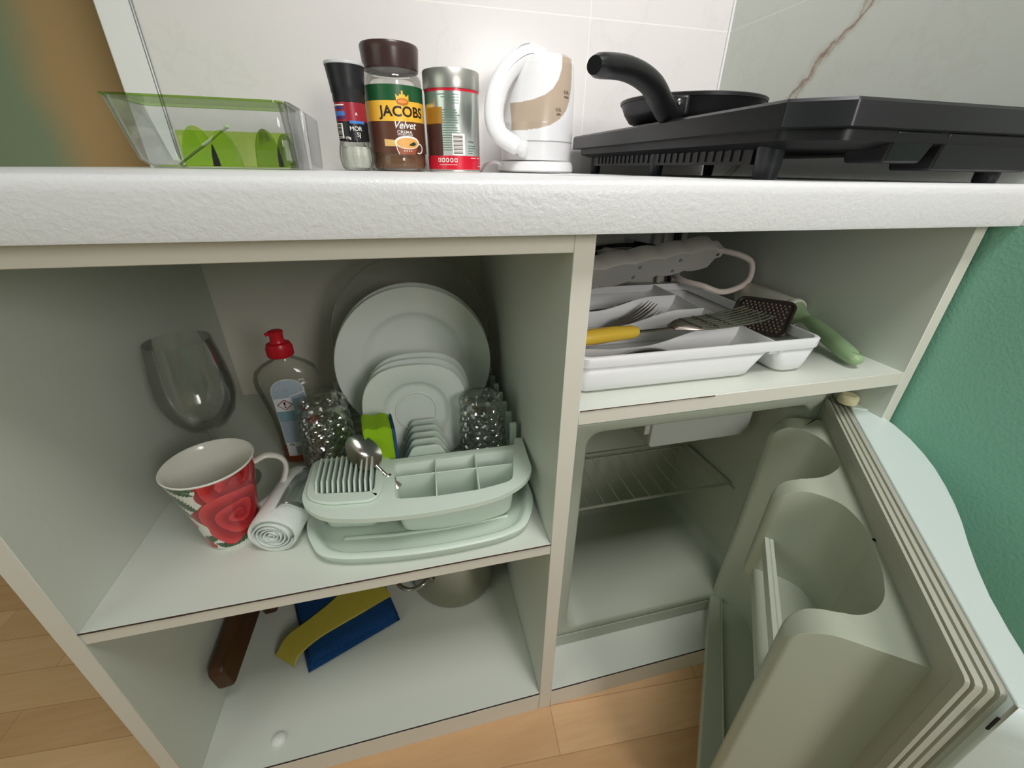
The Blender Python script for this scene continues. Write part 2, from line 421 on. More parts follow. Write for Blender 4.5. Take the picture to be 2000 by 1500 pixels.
# hinge plate screw cap lying dome-shaped on the bottom panel
cap = thing('screw_cap', 'small white round cap on the bottom panel near the front left', 'cap', (-0.405, 0.031, ZB1))
bm = BM(); lathe(bm, [(0.0095, 0), (0.0098, 0.002), (0.008, 0.0045), (0.004, 0.0062), (0, 0.0067)], 24, cap0=True); link_mesh('dome', bm, mat('white_plastic_cap', (225, 226, 220), 0.35), cap)

# ------------------------------------------------------------------ worktop
bm = BM()
prof = [(-0.0195, 0.7415), (-0.02, 0.744), (-0.0205, 0.770), (-0.0198, 0.7755), (-0.0180, 0.7785), (-0.0145, 0.78), (YW - 0.0005, 0.78), (YW - 0.0005, 0.7415)]
rings(bm, [[Vector((x, y, z)) for y, z in prof] for x in (-0.546, XW - 0.0005)])
tag(link_mesh('worktop', bm, TOP, angle=50), 'thick white worktop with a pebbly textured rounded front edge on the cabinet', 'worktop')
# ------------------------------------------------------------------ mini fridge
ENAM = mat('fridge_white_plastic', (180, 187, 170), rough=0.42, bump=0.03, bscale=700, var=0.02)
LINER = mat('fridge_liner_plastic', (180, 187, 168), rough=0.33, bump=0.04, bscale=500, var=0.015)
GASK = mat('fridge_gasket_vinyl', (178, 178, 162), rough=0.55, var=0.03)
SHELLM = mat('fridge_outer_shell', (214, 226, 220), rough=0.35, bump=0.05, bscale=600)
fr = thing('mini_fridge', 'small white built-in fridge with its door swung open, in the right bay of the cabinet', 'fridge', (0.22, 0.064, ZB1 + 0.0005))
FO = Vector((0.22, 0.064, ZB1 + 0.0005))
def loc3(x, y, z, O=FO): return (x - O.x, y - O.y, z - O.z)
def rr_ring(x0, x1, z0, z1, y, r, n=6): return [Vector(loc3(x, y, z)) for x, z in rrect(x0, x1, z0, z1, r, n)]
bm = BM()
rings(bm, [rr_ring(0.008, 0.424, 0.074, 0.505, 0.455, 0.004), rr_ring(0.008, 0.424, 0.074, 0.505, 0.066, 0.004), rr_ring(0.010, 0.422, 0.076, 0.503, 0.064, 0.004),
           rr_ring(0.042, 0.396, 0.088, 0.492, 0.064, 0.022), rr_ring(0.045, 0.393, 0.091, 0.489, 0.067, 0.02), rr_ring(0.047, 0.391, 0.094, 0.487, 0.11, 0.02),
           rr_ring(0.048, 0.390, 0.098, 0.486, 0.115, 0.02), rr_ring(0.050, 0.388, 0.101, 0.485, 0.285, 0.02), rr_ring(0.058, 0.380, 0.110, 0.478, 0.296, 0.016)])
link_mesh('body', bm, ENAM, fr, angle=50)
bm = BM(); box(bm, *sum(([a - b] for a, b in ((0.008, FO.x), (0.424, FO.x))), []), 0.0, 0.38, 0, 0.0275); link_mesh('base_rail', bm, ENAM, fr, bevel=0.002)
# ice box
bm = BM()
rings(bm, [rr_ring(0.176, 0.352, 0.408, 0.484, 0.12, 0.006), rr_ring(0.174, 0.354, 0.405, 0.486, 0.126, 0.008), rr_ring(0.174, 0.354, 0.405, 0.486, 0.28, 0.008)])
box(bm, 0.166 - FO.x, 0.1745 - FO.x, 0.124 - FO.y, 0.28 - FO.y, 0.430 - FO.z, 0.486 - FO.z)
ib = link_mesh('ice_box', bm, mat('ice_box_plastic', (186, 190, 182), 0.4), fr, bevel=0.001)
# wire shelf
bm = BM(); WY0, WY1, WZ = 0.15, 0.285, 0.2715
def fl(x, y, z): return Vector(loc3(x, y, z))
tube(bm, [fl(0.052, WY0, WZ), fl(0.386, WY0, WZ)], 0.0026, 8)
tube(bm, [fl(0.052, WY1 - 0.012, WZ), fl(0.37, WY1 - 0.012, WZ), fl(0.381, WY1 - 0.02, WZ), fl(0.386, WY0, WZ)], 0.002, 8)
tube(bm, [fl(0.056, WY1 - 0.004, WZ + 0.006), fl(0.375, WY1 - 0.004, WZ + 0.006)], 0.002, 8)
for i in range(11):
    x = 0.075 + 0.029 * i; tube(bm, [fl(x, WY0, WZ + 0.0015), fl(x, WY1 - 0.012, WZ + 0.0015), fl(x, WY1 - 0.005, WZ + 0.006)], 0.0011, 6)
link_mesh('wire_shelf', bm, mat('wire_shelf_white', (178, 182, 166), 0.35), fr)
for (x0, x1) in ((0.0475, 0.0535), (0.3845, 0.3905)):
    bm = BM(); box(bm, x0 - FO.x, x1 - FO.x, WY0 - 0.01 - FO.y, 0.28 - FO.y, WZ - 0.007 - FO.z, WZ - 0.003 - FO.z); link_mesh('shelf_ledge', bm, ENAM, fr, bevel=0.001)
# hinge
bm = BM(); lathe(bm, [(0.011, 0), (0.012, 0.002), (0.012, 0.010), (0.009, 0.013)], 24, M=Matrix.Translation(loc3(0.4190, 0.040, 0.5035)), cap0=True, cap1=True)
link_mesh('hinge_cap', bm, mat('cream_hinge_cap', (226, 216, 176), 0.4), fr)['label'] = 'cream coloured hinge cap'
# door: local x = along the door towards its free end, local y = outwards, z up
door_frame = Matrix.Translation(Vector((0.4317, 0.0603, 0)) - Vector((FO.x, FO.y, FO.z))) @ Matrix.Rotation(atan2(-cos(radians(37.1)), -sin(radians(37.1))), 4, 'Z')
def dpart(name, bm, m, parent, **k):
    o = link_mesh(name, bm, m, parent, **k)
    return o
# outer shell
def shell_ring(z, k):
    # k: 0 = top outline with the hand grip, 1 = full bulge
    n0 = [(-0.016, 0.006), (-0.020, 0.026), (0.005, 0.034), (0.034, 0.038), (0.06, 0.048), (0.09, 0.0545), (0.12, 0.0575), (0.15, 0.058), (0.184, 0.0555), (0.215, 0.0515), (0.24, 0.047), (0.27, 0.040), (0.30, 0.034), (0.33, 0.0295), (0.36, 0.0275), (0.39, 0.0270), (0.419, 0.0265), (0.4215, 0.0235), (0.4215, 0.004)]
    n1 = [(-0.016, 0.006), (-0.020, 0.026), (0.005, 0.036), (0.034, 0.044), (0.06, 0.052), (0.09, 0.0585), (0.12, 0.063), (0.15, 0.066), (0.184, 0.067), (0.215, 0.067), (0.24, 0.0655), (0.27, 0.063), (0.30, 0.059), (0.33, 0.0545), (0.36, 0.049), (0.39, 0.043), (0.417, 0.037), (0.4215, 0.033), (0.4215, 0.004)]
    return [Vector((a[0], a[1] * (1 - k) + b_[1] * k, z)) for a, b_ in zip(n0, n1)]
bm = BM(); rings(bm, [shell_ring(0.052, 0.9), shell_ring(0.056, 1), shell_ring(0.30, 1), shell_ring(0.43, 1), shell_ring(0.455, 0.95), shell_ring(0.4625, 0.75), shell_ring(0.466, 0.35), shell_ring(0.47, 0.05), shell_ring(0.4985, 0), shell_ring(0.5, 0)])
door = link_mesh('door', bm, SHELLM, fr, angle=45, bevel=0.0015); door.matrix_local = door_frame
# latch slot on the free end
bm = BM(); box(bm, 0.4212, 0.4220, 0.0015, 0.0030, 0.470, 0.484); link_mesh('latch_slot', bm, mat('black_slot', (14, 14, 14), 0.8), door)
# gasket: stepped rectangles
def gr(ins, y): return [Vector((x, y, z)) for x, z in rrect(0 + ins, 0.4165 - ins, 0.056 + ins, 0.4995 - ins, 0.004, 2)]
bm = BM(); rings(bm, [gr(0.004, 0.005), gr(0.001, 0.004), gr(0.001, 0.0005), gr(0.0035, 0.0), gr(0.0035, -0.0015), gr(0.001, -0.002), gr(0.001, -0.0055), gr(0.003, -0.006), gr(0.003, -0.0075), gr(0.0008, -0.008), gr(0.0, -0.0125), gr(0.003, -0.013), gr(0.003, -0.0140), gr(0.0004, -0.0145), gr(0.0004, -0.0172), gr(0.0075, -0.0178), gr(0.0085, -0.0160), gr(0.030, -0.0150), gr(0.032, -0.0130)])
link_mesh('gasket', bm, GASK, door, angle=30)
# liner with ribs. plan outline (u, n) at the top, comb-shaped, open to the inside of the fridge
LT = 0.470
def fmax(z, r=0.034):
    if z <= LT - r: return 9.0
    return -r + sqrt(max(0.0, r * r - (z - (LT - r)) ** 2))
def liner_block(outline, z0, z1, nz=10, front=None, top_round=True):
    bm = BM(); P_ = round_poly([(u, n) + tuple(k) for u, n, *k in outline], 0.006, 5); rs = []
    zs = [z0 + (z1 - z0) * i / 4 for i in range(4)] + [z1 - 0.04 + 0.04 * (i / nz) for i in range(nz + 1)] if z1 - z0 > 0.06 else [z0, z1]
    for z in zs:
        lim = (front or 0.09) + (fmax(z) if top_round and fmax(z) < 1 else 0) if top_round else 9
        # soft top edge: shrink slightly at the very top
        rs.append([Vector((u, -min(n, lim if (top_round and z > LT - 0.034) else 9), z)) for u, n in P_])
    rings(bm, rs); return bm
ribA = [(0.026, 0.010), (0.026, 0.020), (0.034, 0.060), (0.036, 0.078), (0.050, 0.081), (0.058, 0.076), (0.064, 0.050), (0.075, 0.030, 0.02), (0.098, 0.019, 0.03), (0.120, 0.0155), (0.120, 0.010)]
ribB = [(0.115, 0.010), (0.115, 0.0155), (0.140, 0.018, 0.03), (0.166, 0.035, 0.03), (0.183, 0.056, 0.02), (0.187, 0.086), (0.194, 0.092), (0.203, 0.091), (0.2085, 0.084), (0.209, 0.053, 0.02), (0.216, 0.032, 0.03), (0.240, 0.0205, 0.03), (0.265, 0.0185), (0.265, 0.010)]
ribC = [(0.260, 0.010), (0.260, 0.0185), (0.305, 0.0205, 0.03), (0.334, 0.027, 0.03), (0.352, 0.038, 0.02), (0.364, 0.054, 0.02), (0.367, 0.092), (0.372, 0.101), (0.382, 0.103), (0.3895, 0.099), (0.3895, 0.010)]
def clampfront(outline, z0, z1, front, name):
    P_ = round_poly(outline, 0.006, 5); bm = BM(); rs = []
    r = 0.036; n_top = 14
    zs = [z0, z0 + 0.002, (z0 + z1) / 2] + [z1 - r + r * sin(pi / 2 * i / n_top) for i in range(n_top + 1)]
    for z in zs:
        s = z - (z1 - r); lim = 9 if s <= 0 else front - r + sqrt(max(0, r * r - s * s))
        rs.append([Vector((u, -min(n, lim), z)) for u, n in P_])
    rings(bm, rs); return bm
BZ = 0.082
liner = link_mesh('door_liner', clampfront(ribA, BZ, LT, 0.081, 'a'), LINER, door, angle=35, bevel=0.0022, seg=3)
link_mesh('liner_rib', clampfront(ribB, 0.318, LT, 0.092, 'b'), LINER, door, angle=35, bevel=0.0022, seg=3)
link_mesh('liner_rib', clampfront(ribC, BZ, LT, 0.103, 'c'), LINER, door, angle=35, bevel=0.0022, seg=3)
# back wall of the liner, floor of the tall pocket and ledge of the upper pocket
bm = BM(); box(bm, 0.028, 0.388, -0.0165, -0.010, BZ, LT - 0.001); link_mesh('liner_back', bm, LINER, door)
bm = BM(); prism(bm, round_poly([(0.028, -0.012), (0.040, -0.083), (0.378, -0.097), (0.388, -0.012)], 0.004), 0.066, 0.084)
link_mesh('pocket_floor', bm, LINER, door, bevel=0.003, seg=3)
bm = BM(); box(bm, 0.05, 0.37, -0.0665, -0.0645, 0.0838, 0.092); link_mesh('pocket_ridge', bm, LINER, door, bevel=0.0008)
bm = BM(); prism(bm, round_poly([(0.196, -0.012), (0.196, -0.082), (0.205, -0.084), (0.372, -0.090), (0.372, -0.012)], 0.004), 0.318, 0.333)
link_mesh('pocket_ledge', bm, LINER, door, bevel=0.003, seg=3)
bm = BM(); rings(bm, [[Vector((u, -n, z)) for n, z in ((nn + 0.001, 0.372), (nn - 0.0085, 0.372), (nn - 0.0085, 0.388), (nn - 0.0045, 0.3885), (nn - 0.004, 0.387), (nn - 0.003, 0.3885), (nn + 0.001, 0.388))] for u, nn in ((0.2045, 0.084), (0.372, 0.0895))])
link_mesh('bottle_bar', bm, mat('bottle_bar_plastic', (206, 212, 196), 0.3), door, smooth=False, bevel=0.0004)
# corner bracket of the hinge side
bm = BM(); prism(bm, round_poly([(-0.024, 0.034), (0.030, 0.037), (0.034, 0.006), (-0.020, 0.006)], 0.004), 0.500, 0.5025); link_mesh('hinge_bracket', bm, SHELLM, door)
# ------------------------------------------------------------------ things on the worktop
ZC = 0.7801
# --- clear and green plastic bin
CLR = clear('clear_plastic', (250, 252, 251), tint=1.0, gloss=0.12, edge=0.8)
GRN = clear('green_clear_plastic', (214, 250, 110), tint=1.0, gloss=0.10, edge=0.5)
GRN2 = clear('dark_green_clear_plastic', (180, 226, 104), tint=1.0, gloss=0.12, edge=0.45)
bx = thing('storage_bin', 'clear plastic bin with a see-through green lid and green curved dividers, left on the worktop', 'bin', (-0.365, 0.40, ZC), (0, 0, radians(1.5)))
X0, X1, Y0, Y1, H = -0.117, 0.072, -0.065, 0.042, 0.0755
bm = BM()
out0 = rrect(X0 + 0.012, X1, Y0, Y1, 0.010); out1 = rrect(X0, X1, Y0, Y1, 0.010)
rings(bm, [[Vector((x, y, z)) for x, y in o_] for o_, z in ((rrect(X0 + 0.028, X1 - 0.004, Y0 + 0.004, Y1 - 0.004, 0.010), 0.0), (rrect(X0 + 0.015, X1, Y0, Y1, 0.010), 0.010), (out1, H))], cap1=False)
link_mesh('clear_wall', bm, CLR, bx, solid=0.0016)
bm = BM(); rings(bm, [[Vector((x, y, z)) for x, y in rrect(X0 + 0.030, X1 - 0.003, Y0 + 0.003, Y1 - 0.003, 0.010)] for z in (0.002, 0.0035)])
link_mesh('green_base', bm, GRN, bx)
bm = BM()
lid = rrect(X0 - 0.003, X1 + 0.001, Y0 - 0.002, Y1 + 0.002, 0.012)
rings(bm, [[Vector((x, y, z)) for x, y in lid] for z in (H - 0.001, H + 0.0015)])
link_mesh('green_lid', bm, GRN2, bx)
# green back insert wall
bm = BM(); rings(bm, [[Vector((x, y, z)) for x, y in rrect(X0 + 0.03, X1 - 0.003, Y1 - 0.012, Y1 - 0.010, 0.0008, 1)] for z in (0.0035, 0.047)])
link_mesh('green_back_wall', bm, GRN, bx)
# clear end section
bm = BM()
es = [Vector((X1 + 0.003 + 0.0 * 0, Y0, 0)), ]
def endring(z, k): return [Vector((x, y, z)) for x, y in rrect(X1 + 0.003, X1 + 0.022 + 0.004 * k, Y0 + 0.002, Y1, 0.006)]
rr_ = [endring(0.001, 0), endring(0.004, 0.3), endring(0.060, 1.0)]
top_ = [Vector((p.x, p.y, 0.060 + 0.017 * (1 - ((p.x - X1) / 0.03) ** 2))) for p in endring(0, 1.0)]
rings(bm, rr_ + [top_], cap1=True)
link_mesh('clear_end', bm, CLR, bx, solid=0.0012)
for (px, w, h) in ((-0.048, 0.030, 0.046), (-0.016, 0.026, 0.042), (0.035, 0.026, 0.045), (0.061, 0.020, 0.040)):
    pts = [Vector((px - 0.008 + w * 0.85 * (1 - cos(pi * t)) / 2, Y0 + 0.012 + 0.045 * t, 0.003 + h * sin(pi * t) ** 0.8)) for t in [i / 20 for i in range(21)]]
    bm = BM()
    rs = []
    for s_ in (-0.0009, 0.0009): rs.append([Vector((p.x + s_ * 0.5, p.y + s_, p.z)) for p in pts])
    rings(bm, rs); link_mesh('divider', bm, GRN, bx, angle=30)
# folded white paper strip leaning in the bin
bm = BM(); tube(bm, [(-0.075, -0.02, 0.005), (-0.050, -0.022, 0.021), (-0.028, -0.024, 0.034), (-0.020, -0.024, 0.040), (-0.004, -0.026, 0.050)], [0.0045, 0.0052, 0.0046, 0.0035, 0.0058], 8, flat=0.35)
st = link_mesh('paper_straw_packet', bm, mat('white_paper', (248, 248, 246), 0.6, var=0.05, vscale=60)); st.location = (-0.365, 0.40, ZC)
tag(st, 'crumpled white paper packet leaning inside the green and clear plastic bin', 'packet')

# --- wrapped label helper: cylinder patch
def patch(name, r, z0, z1, a0, a1, m, parent, na=40, nz=2, thick=0.0005, zf=None):
    """curved label; angles in radians measured from -y towards +x"""
    bm = BM()
    def P_(i, j, rr):
        a = a0 + (a1 - a0) * i / na; z = z0 + (z1 - z0) * j / nz
        if zf: z = z + zf(a) * (1 if j == nz else 0)
        return Vector((rr * sin(a), -rr * cos(a), z))
    A = [[bm.verts.new(P_(i, j, r)) for j in range(nz + 1)] for i in range(na + 1)]
    B = [[bm.verts.new(P_(i, j, r + thick)) for j in range(nz + 1)] for i in range(na + 1)]
    for i in range(na):
        for j in range(nz):
            bm.faces.new((A[i][j], A[i + 1][j], A[i + 1][j + 1], A[i][j + 1])); bm.faces.new((B[i][j], B[i + 1][j], B[i + 1][j + 1], B[i][j + 1]))
    for i in range(na):
        bm.faces.new((A[i][0], A[i + 1][0], B[i + 1][0], B[i][0])); bm.faces.new((A[i][nz], A[i + 1][nz], B[i + 1][nz], B[i][nz]))
    for j in range(nz):
        bm.faces.new((A[0][j], A[0][j + 1], B[0][j + 1], B[0][j])); bm.faces.new((A[na][j], A[na][j + 1], B[na][j + 1], B[na][j]))
    return link_mesh(name, bm, m, parent, angle=60)
def cyl_map(r, z0, a0=0.0):
    return lambda x, y, d: ((r + d) * sin(a0 + x / r), -(r + d) * cos(a0 + x / r), z0 + y)
def flatshape(name, pts, m, parent, r, z0, a0=0.0, depth=0.0004):
    """flat outline wrapped round a cylinder"""
    bm = BM(); es = []
    vv = [bm.verts.new((x, y, 0)) for x, y in pts]
    for i in range(len(vv)): es.append(bm.edges.new((vv[i], vv[(i + 1) % len(vv)])))
    bmesh.ops.triangle_fill(bm, use_beauty=True, edges=es); slice_x(bm)
    ext = bmesh.ops.extrude_face_region(bm, geom=bm.faces[:]); top = {v for v in ext['geom'] if isinstance(v, bmesh.types.BMVert)}
    f = cyl_map(r, z0, a0)
    for v in bm.verts: v.co = Vector(f(v.co.x, v.co.y, depth if v in top else 0))
    return link_mesh(name, bm, m, parent, smooth=False)
def ell(cx, cy, a, b, n=24, t0=0, t1=2 * pi): return [(cx + a * cos(t0 + (t1 - t0) * i / n), cy + b * sin(t0 + (t1 - t0) * i / n)) for i in range(n if abs(t1 - t0) > 6.28 else n + 1)]

# --- coffee jar
jar = thing('coffee_jar', 'tall glass instant coffee jar with a dark brown lid and green, yellow and brown label', 'jar', (-0.1535, 0.41, ZC), (0, 0, radians(4))); jar.scale = (1, 1, 0.93)
R_ = 0.0405
bm = BM(); lathe(bm, [(0.030, 0.001), (0.036, 0.0), (0.0395, 0.004), (0.0405, 0.010), (0.0395, 0.018), (0.0398, 0.024), (R_, 0.028), (R_, 0.118), (0.0400, 0.124), (0.0375, 0.129), (0.034, 0.1315), (0.0335, 0.141)], 64, cap0=True)
link_mesh('glass_body', bm, clear('jar_glass', (244, 246, 240), tint=1, gloss=0.3, edge=0.3), jar)
bm = BM(); lathe(bm, [(0.030, 0.004), (0.036, 0.004), (0.0382, 0.010), (0.0380, 0.020), (0.0388, 0.030), (0.0388, 0.104)], 48, cap0=True, cap1=True)
link_mesh('coffee_granules', bm, mat('instant_coffee', (138, 102, 76), 0.9, bump=0.6, bscale=700, var=0.25, vscale=500), jar)
bm = BM(); lathe(bm, [(0.0355, 0.1345), (0.0372, 0.134), (0.0378, 0.137), (0.0392, 0.155), (0.0398, 0.163), (0.0385, 0.1655), (0.033, 0.1665), (0.0, 0.1668)], 64, cap0=True)
link_mesh('lid', bm, mat('brown_jar_lid', (62, 44, 40), 0.28), jar)['label'] = 'dark brown screw lid'
GRNL = mat('label_green', (28, 84, 46), 0.35); YELL = mat('label_yellow', (238, 186, 62), 0.35); BRNL = mat('label_brown', (92, 56, 42), 0.35); CREAM = mat('label_white', (245, 240, 232), 0.4)
DBRN = mat('label_dark_lettering', (38, 22, 16), 0.4)
patch('green_band', R_, 0.0905, 0.1135, radians(-100), radians(100), GRNL, jar)
patch('yellow_band', R_, 0.0675, 0.0935, radians(-100), radians(100), YELL, jar, zf=lambda a: 0.0, thick=0.00055)
patch('brown_band', R_, 0.0195 + 0.006, 0.068, radians(-100), radians(100), BRNL, jar)
A0 = radians(12)
text_obj('brand_lettering', 'JACOBS', 0.0185, DBRN, jar, cyl_map(R_ + 0.0006, 0.0795, A0), bold=0.0004, sx=1.02)
text_obj('blend_lettering', 'Velvet', 0.0140, CREAM, jar, cyl_map(R_ + 0.0006, 0.0622, A0), bold=0.00015, shear=0.35, sx=0.92)
text_obj('blend_lettering', 'CREMA', 0.0062, CREAM, jar, cyl_map(R_ + 0.0006, 0.0532, A0 - 0.01), bold=0.00005, sx=1.1)
text_obj('blend_lettering', 'INSTANT COFFEE', 0.0026, CREAM, jar, cyl_map(R_ + 0.0006, 0.0498, A0), sx=1.1)
crown = [(-0.0085, 0), (0.0085, 0), (0.0092, 0.0105), (0.0055, 0.0068), (0.0030, 0.0105), (0.0012, 0.0095), (0.0012, 0.0145), (-0.0012, 0.0145), (-0.0012, 0.0095), (-0.0030, 0.0105), (-0.0055, 0.0068), (-0.0092, 0.0105)]
flatshape('crown_emblem', crown, YELL, jar, R_ + 0.0007, 0.0915, A0)
flatshape('crown_emblem', ell(0, 0.001, 0.0085, 0.0042), mat('emblem_orange', (196, 104, 34), 0.4), jar, R_ + 0.0011, 0.0915, A0)
flatshape('crown_emblem', ell(0, 0.001, 0.0062, 0.0024), mat('emblem_bean', (232, 150, 60), 0.4), jar, R_ + 0.0014, 0.0915, A0)
def flatcup(n_, pts, *a): return flatshape(n_, [(x * 1.08, y * 1.2) for x, y in pts], *a)
# drawn cup
CUPB = mat('drawn_cup_brown', (150, 82, 54), 0.4)
cy0 = 0.0398
cup = [(-0.0165, 0.0)] + [(-0.0145, -0.008), (-0.012, -0.0135), (0.009, -0.0135), (0.0125, -0.007), (0.0165, 0.0)]
flatcup('drawn_cup', cup, CUPB, jar, R_ + 0.0007, cy0, A0 + 0.06)
flatcup('drawn_cup', [(-0.0172, 0.001), (-0.0152, -0.008), (-0.0128, -0.0137), (-0.0118, -0.0137), (-0.0142, -0.008), (-0.0158, 0.0)], CREAM, jar, R_ + 0.0009, cy0, A0 + 0.06)
flatcup('drawn_cup', ell(0, 0, 0.0172, 0.0075, 32), CREAM, jar, R_ + 0.0009, cy0, A0 + 0.06)
flatcup('drawn_cup', ell(0, -0.0006, 0.0152, 0.0060, 32), mat('drawn_crema', (226, 168, 92), 0.4), jar, R_ + 0.0012, cy0, A0 + 0.06)
flatcup('drawn_cup', [(0.001, -0.0028), (0.005, -0.0004), (0.0085, 0.0008), (0.012, -0.001), (0.009, -0.0034), (0.004, -0.0036)], mat('drawn_leaf', (30, 52, 30), 0.5), jar, R_ + 0.0015, cy0, A0 + 0.06)
hd = ell(0.0165, -0.0065, 0.0072, 0.0062, 14, pi / 2, -pi / 2 - 0.5); hd2 = ell(0.0165, -0.0065, 0.0058, 0.0048, 14, -pi / 2 - 0.5, pi / 2)
flatcup('drawn_cup', hd + hd2, CREAM, jar, R_ + 0.0009, cy0, A0 + 0.06)
flatshape('drawn_banner', [(-0.033, -0.0055), (-0.0165, -0.0055), (-0.0165, 0.0030), (-0.033, 0.0040)], mat('banner_gold', (222, 184, 110), 0.4), jar, R_ + 0.0007, cy0, A0 + 0.06)
for q in range(4): flatcup('drawn_dot', ell(-0.0055 + 0.0032 * q, -0.0095, 0.0009, 0.0006, 8), CREAM, jar, R_ + 0.0012, cy0, A0 + 0.06)

# --- spice grinder
mill = thing('spice_grinder', 'small glass spice grinder with a flared black cap, left of the coffee jar', 'grinder', (-0.2130, 0.379, ZC), (0, 0, radians(-6)))
bm = BM(); prof = [(0.012, 0.001), (0.017, 0.0), (0.0205, 0.004), (0.0225, 0.014), (0.0222, 0.024), (0.0200, 0.034), (0.0195, 0.038), (0.0195, 0.085)]
SEG = 60; rs = []
for r, z in prof:
    k = 0.0012 if 0.002 < z < 0.036 else 0
    rs.append([Vector(((r + k * cos(10 * 2 * pi * i / SEG)) * cos(2 * pi * i / SEG), (r + k * cos(10 * 2 * pi * i / SEG)) * sin(2 * pi * i / SEG), z)) for i in range(SEG)])
rings(bm, rs, True, False); link_mesh('glass_bottle', bm, clear('grinder_glass', (242, 246, 240), tint=1, gloss=0.35, edge=0.3), mill)
bm = BM(); lathe(bm, [(0.0, 0.004), (0.0165, 0.004), (0.020, 0.014), (0.0195, 0.026), (0.0170, 0.030)], 32, cap1=True); link_mesh('salt', bm, mat('white_salt', (214, 214, 204), 0.9, bump=0.6, bscale=900, var=0.12, vscale=600), mill)
bm = BM(); lathe(bm, [(0.0202, 0.082), (0.0208, 0.0835), (0.0208, 0.092), (0.0216, 0.093), (0.0222, 0.100), (0.0250, 0.1225), (0.0254, 0.1225)], 48, cap0=True, cap1=True); link_mesh('cap', bm, mat('matte_black_cap', (30, 30, 32), 0.4), mill)
bm = BM(); lathe(bm, [(0.0252, 0.1225), (0.0257, 0.1235), (0.0252, 0.1262), (0.022, 0.127), (0, 0.127)], 48, cap0=True); link_mesh('cap_rim', bm, mat('clear_cap_rim', (200, 202, 200), 0.2), mill)['label'] = 'pale see-through rim of the cap'
patch('red_label', 0.0197, 0.0595, 0.0815, radians(-179), radians(179), mat('label_red', (150, 34, 48), 0.35), mill)
patch('black_label', 0.0197, 0.037, 0.0595, radians(-179), radians(179), mat('label_black', (24, 24, 28), 0.35), mill)
BLU = mat('label_blue', (64, 120, 190), 0.4); PUR = mat('label_navy', (58, 50, 110), 0.4)
for k, (z0, z1, mm) in enumerate(((0.0775, 0.0790, CREAM), (0.0735, 0.0765, PUR), (0.066, 0.071, BLU), (0.0625, 0.065, PUR))):
    patch('ingredient_text_block', 0.0203, z0, z1, radians(-62), radians(-12), mm, mill, na=12, thick=0.0002)
patch('barcode_field', 0.0203, 0.0395, 0.0575, radians(-66), radians(-28), CREAM, mill, na=12, thick=0.0002)
for q in range(9): patch('barcode_bar', 0.0206, 0.0405 + 0.0018 * q, 0.0412 + 0.0018 * q + (0.0005 if q % 3 else 0), radians(-62), radians(-34), DBRN, mill, na=6, thick=0.0002)
patch('blue_stripe', 0.0203, 0.0570, 0.0605, radians(2), radians(60), BLU, mill, na=16, thick=0.0002)
text_obj('grinder_lettering', 'MOR', 0.0075, CREAM, mill, cyl_map(0.0203, 0.0510, radians(22)))
text_obj('grinder_lettering', 'SJ', 0.0075, CREAM, mill, cyl_map(0.0203, 0.0440, radians(30)))
text_obj('grinder_lettering', '170g', 0.0040, CREAM, mill, cyl_map(0.0203, 0.0400, radians(-12)), bold=0.0001)
text_obj('grinder_lettering', 'A', 0.0050, CREAM, mill, cyl_map(0.0203, 0.0680, radians(30)), bold=0.0001)

# --- metal tin
tin = thing('coffee_tin', 'round silver and red metal tin with a plain silver lid, beside the white kettle', 'tin', (-0.0705, 0.403, ZC), (0, 0, radians(8)))
TR = 0.0395; TH = 0.128
WHT = lin((236, 236, 232)); REDC = lin((196, 20, 44)); SILV = lin((186, 192, 186)); GOLD = lin((176, 128, 50)); DRK = lin((74, 44, 32)); DGR = lin((60, 84, 70))
def tin_mat():
    m, t, b = nmat('tin_body'); N = NT(t); v = N.obj(); x = N.xyz(v)
    b.inputs['Metallic'].default_value = 0.85; b.inputs['Roughness'].default_value = 0.24
    t.links.new(N.mix(N.noise(v, 10, 2), lin((196, 204, 196)), lin((214, 218, 212))), b.inputs['Base Color']); return m
bm = BM(); lathe(bm, [(0.036, 0.001), (0.0385, 0.0), (0.0395, 0.0015), (0.0388, 0.003), (TR, 0.004), (TR, 0.1045)], 72, cap0=True); link_mesh('tin_body', bm, tin_mat(), tin)
bm = BM(); lathe(bm, [(TR, 0.1045), (0.0406, 0.1045), (0.0409, 0.106), (0.0409, 0.126), (0.0400, 0.1275), (0.0385, 0.128), (0.037, 0.1268), (0.0, 0.1265)], 72, cap0=True)
link_mesh('lid', bm, mat('brushed_tin_lid', (186, 186, 178), 0.34, metal=0.85, var=0.05, vscale=4), tin)['label'] = 'plain brushed silver lid'
REDP = mat('tin_red', (206, 20, 48), 0.3, coat=0.3)
patch('red_band', TR, 0.0035, 0.0215, radians(-179.9), radians(179.9), REDP, tin, na=72, thick=0.0003)
patch('red_band', TR, 0.1012, 0.1045, radians(-179.9), radians(179.9), REDP, tin, na=72, thick=0.0003)
patch('gold_field', TR, 0.062, 0.082, radians(-80), radians(-36), mat('tin_gold', (176, 124, 44), 0.35, metal=0.3), tin, na=14, thick=0.0003)
patch('brown_field', TR, 0.0215, 0.062, radians(-80), radians(-38), mat('tin_brown', (70, 38, 30), 0.35), tin, na=14, thick=0.0003)
GTX = mat('tin_small_text', (88, 120, 100), 0.5)
random.seed(11)
for q in range(17):
    z = 0.0780 - q * 0.0031; w = radians(random.uniform(30, 44))
    patch('small_text_line', TR, z, z + 0.0011, radians(-42), radians(-42) + w, GTX, tin, na=10, thick=0.00025)
for q in range(4):
    z = 0.0965 - q * 0.0034
    patch('small_text_line', TR, z, z + 0.0011, radians(-46 + 9 * q), radians(0), GTX, tin, na=10, thick=0.00025)
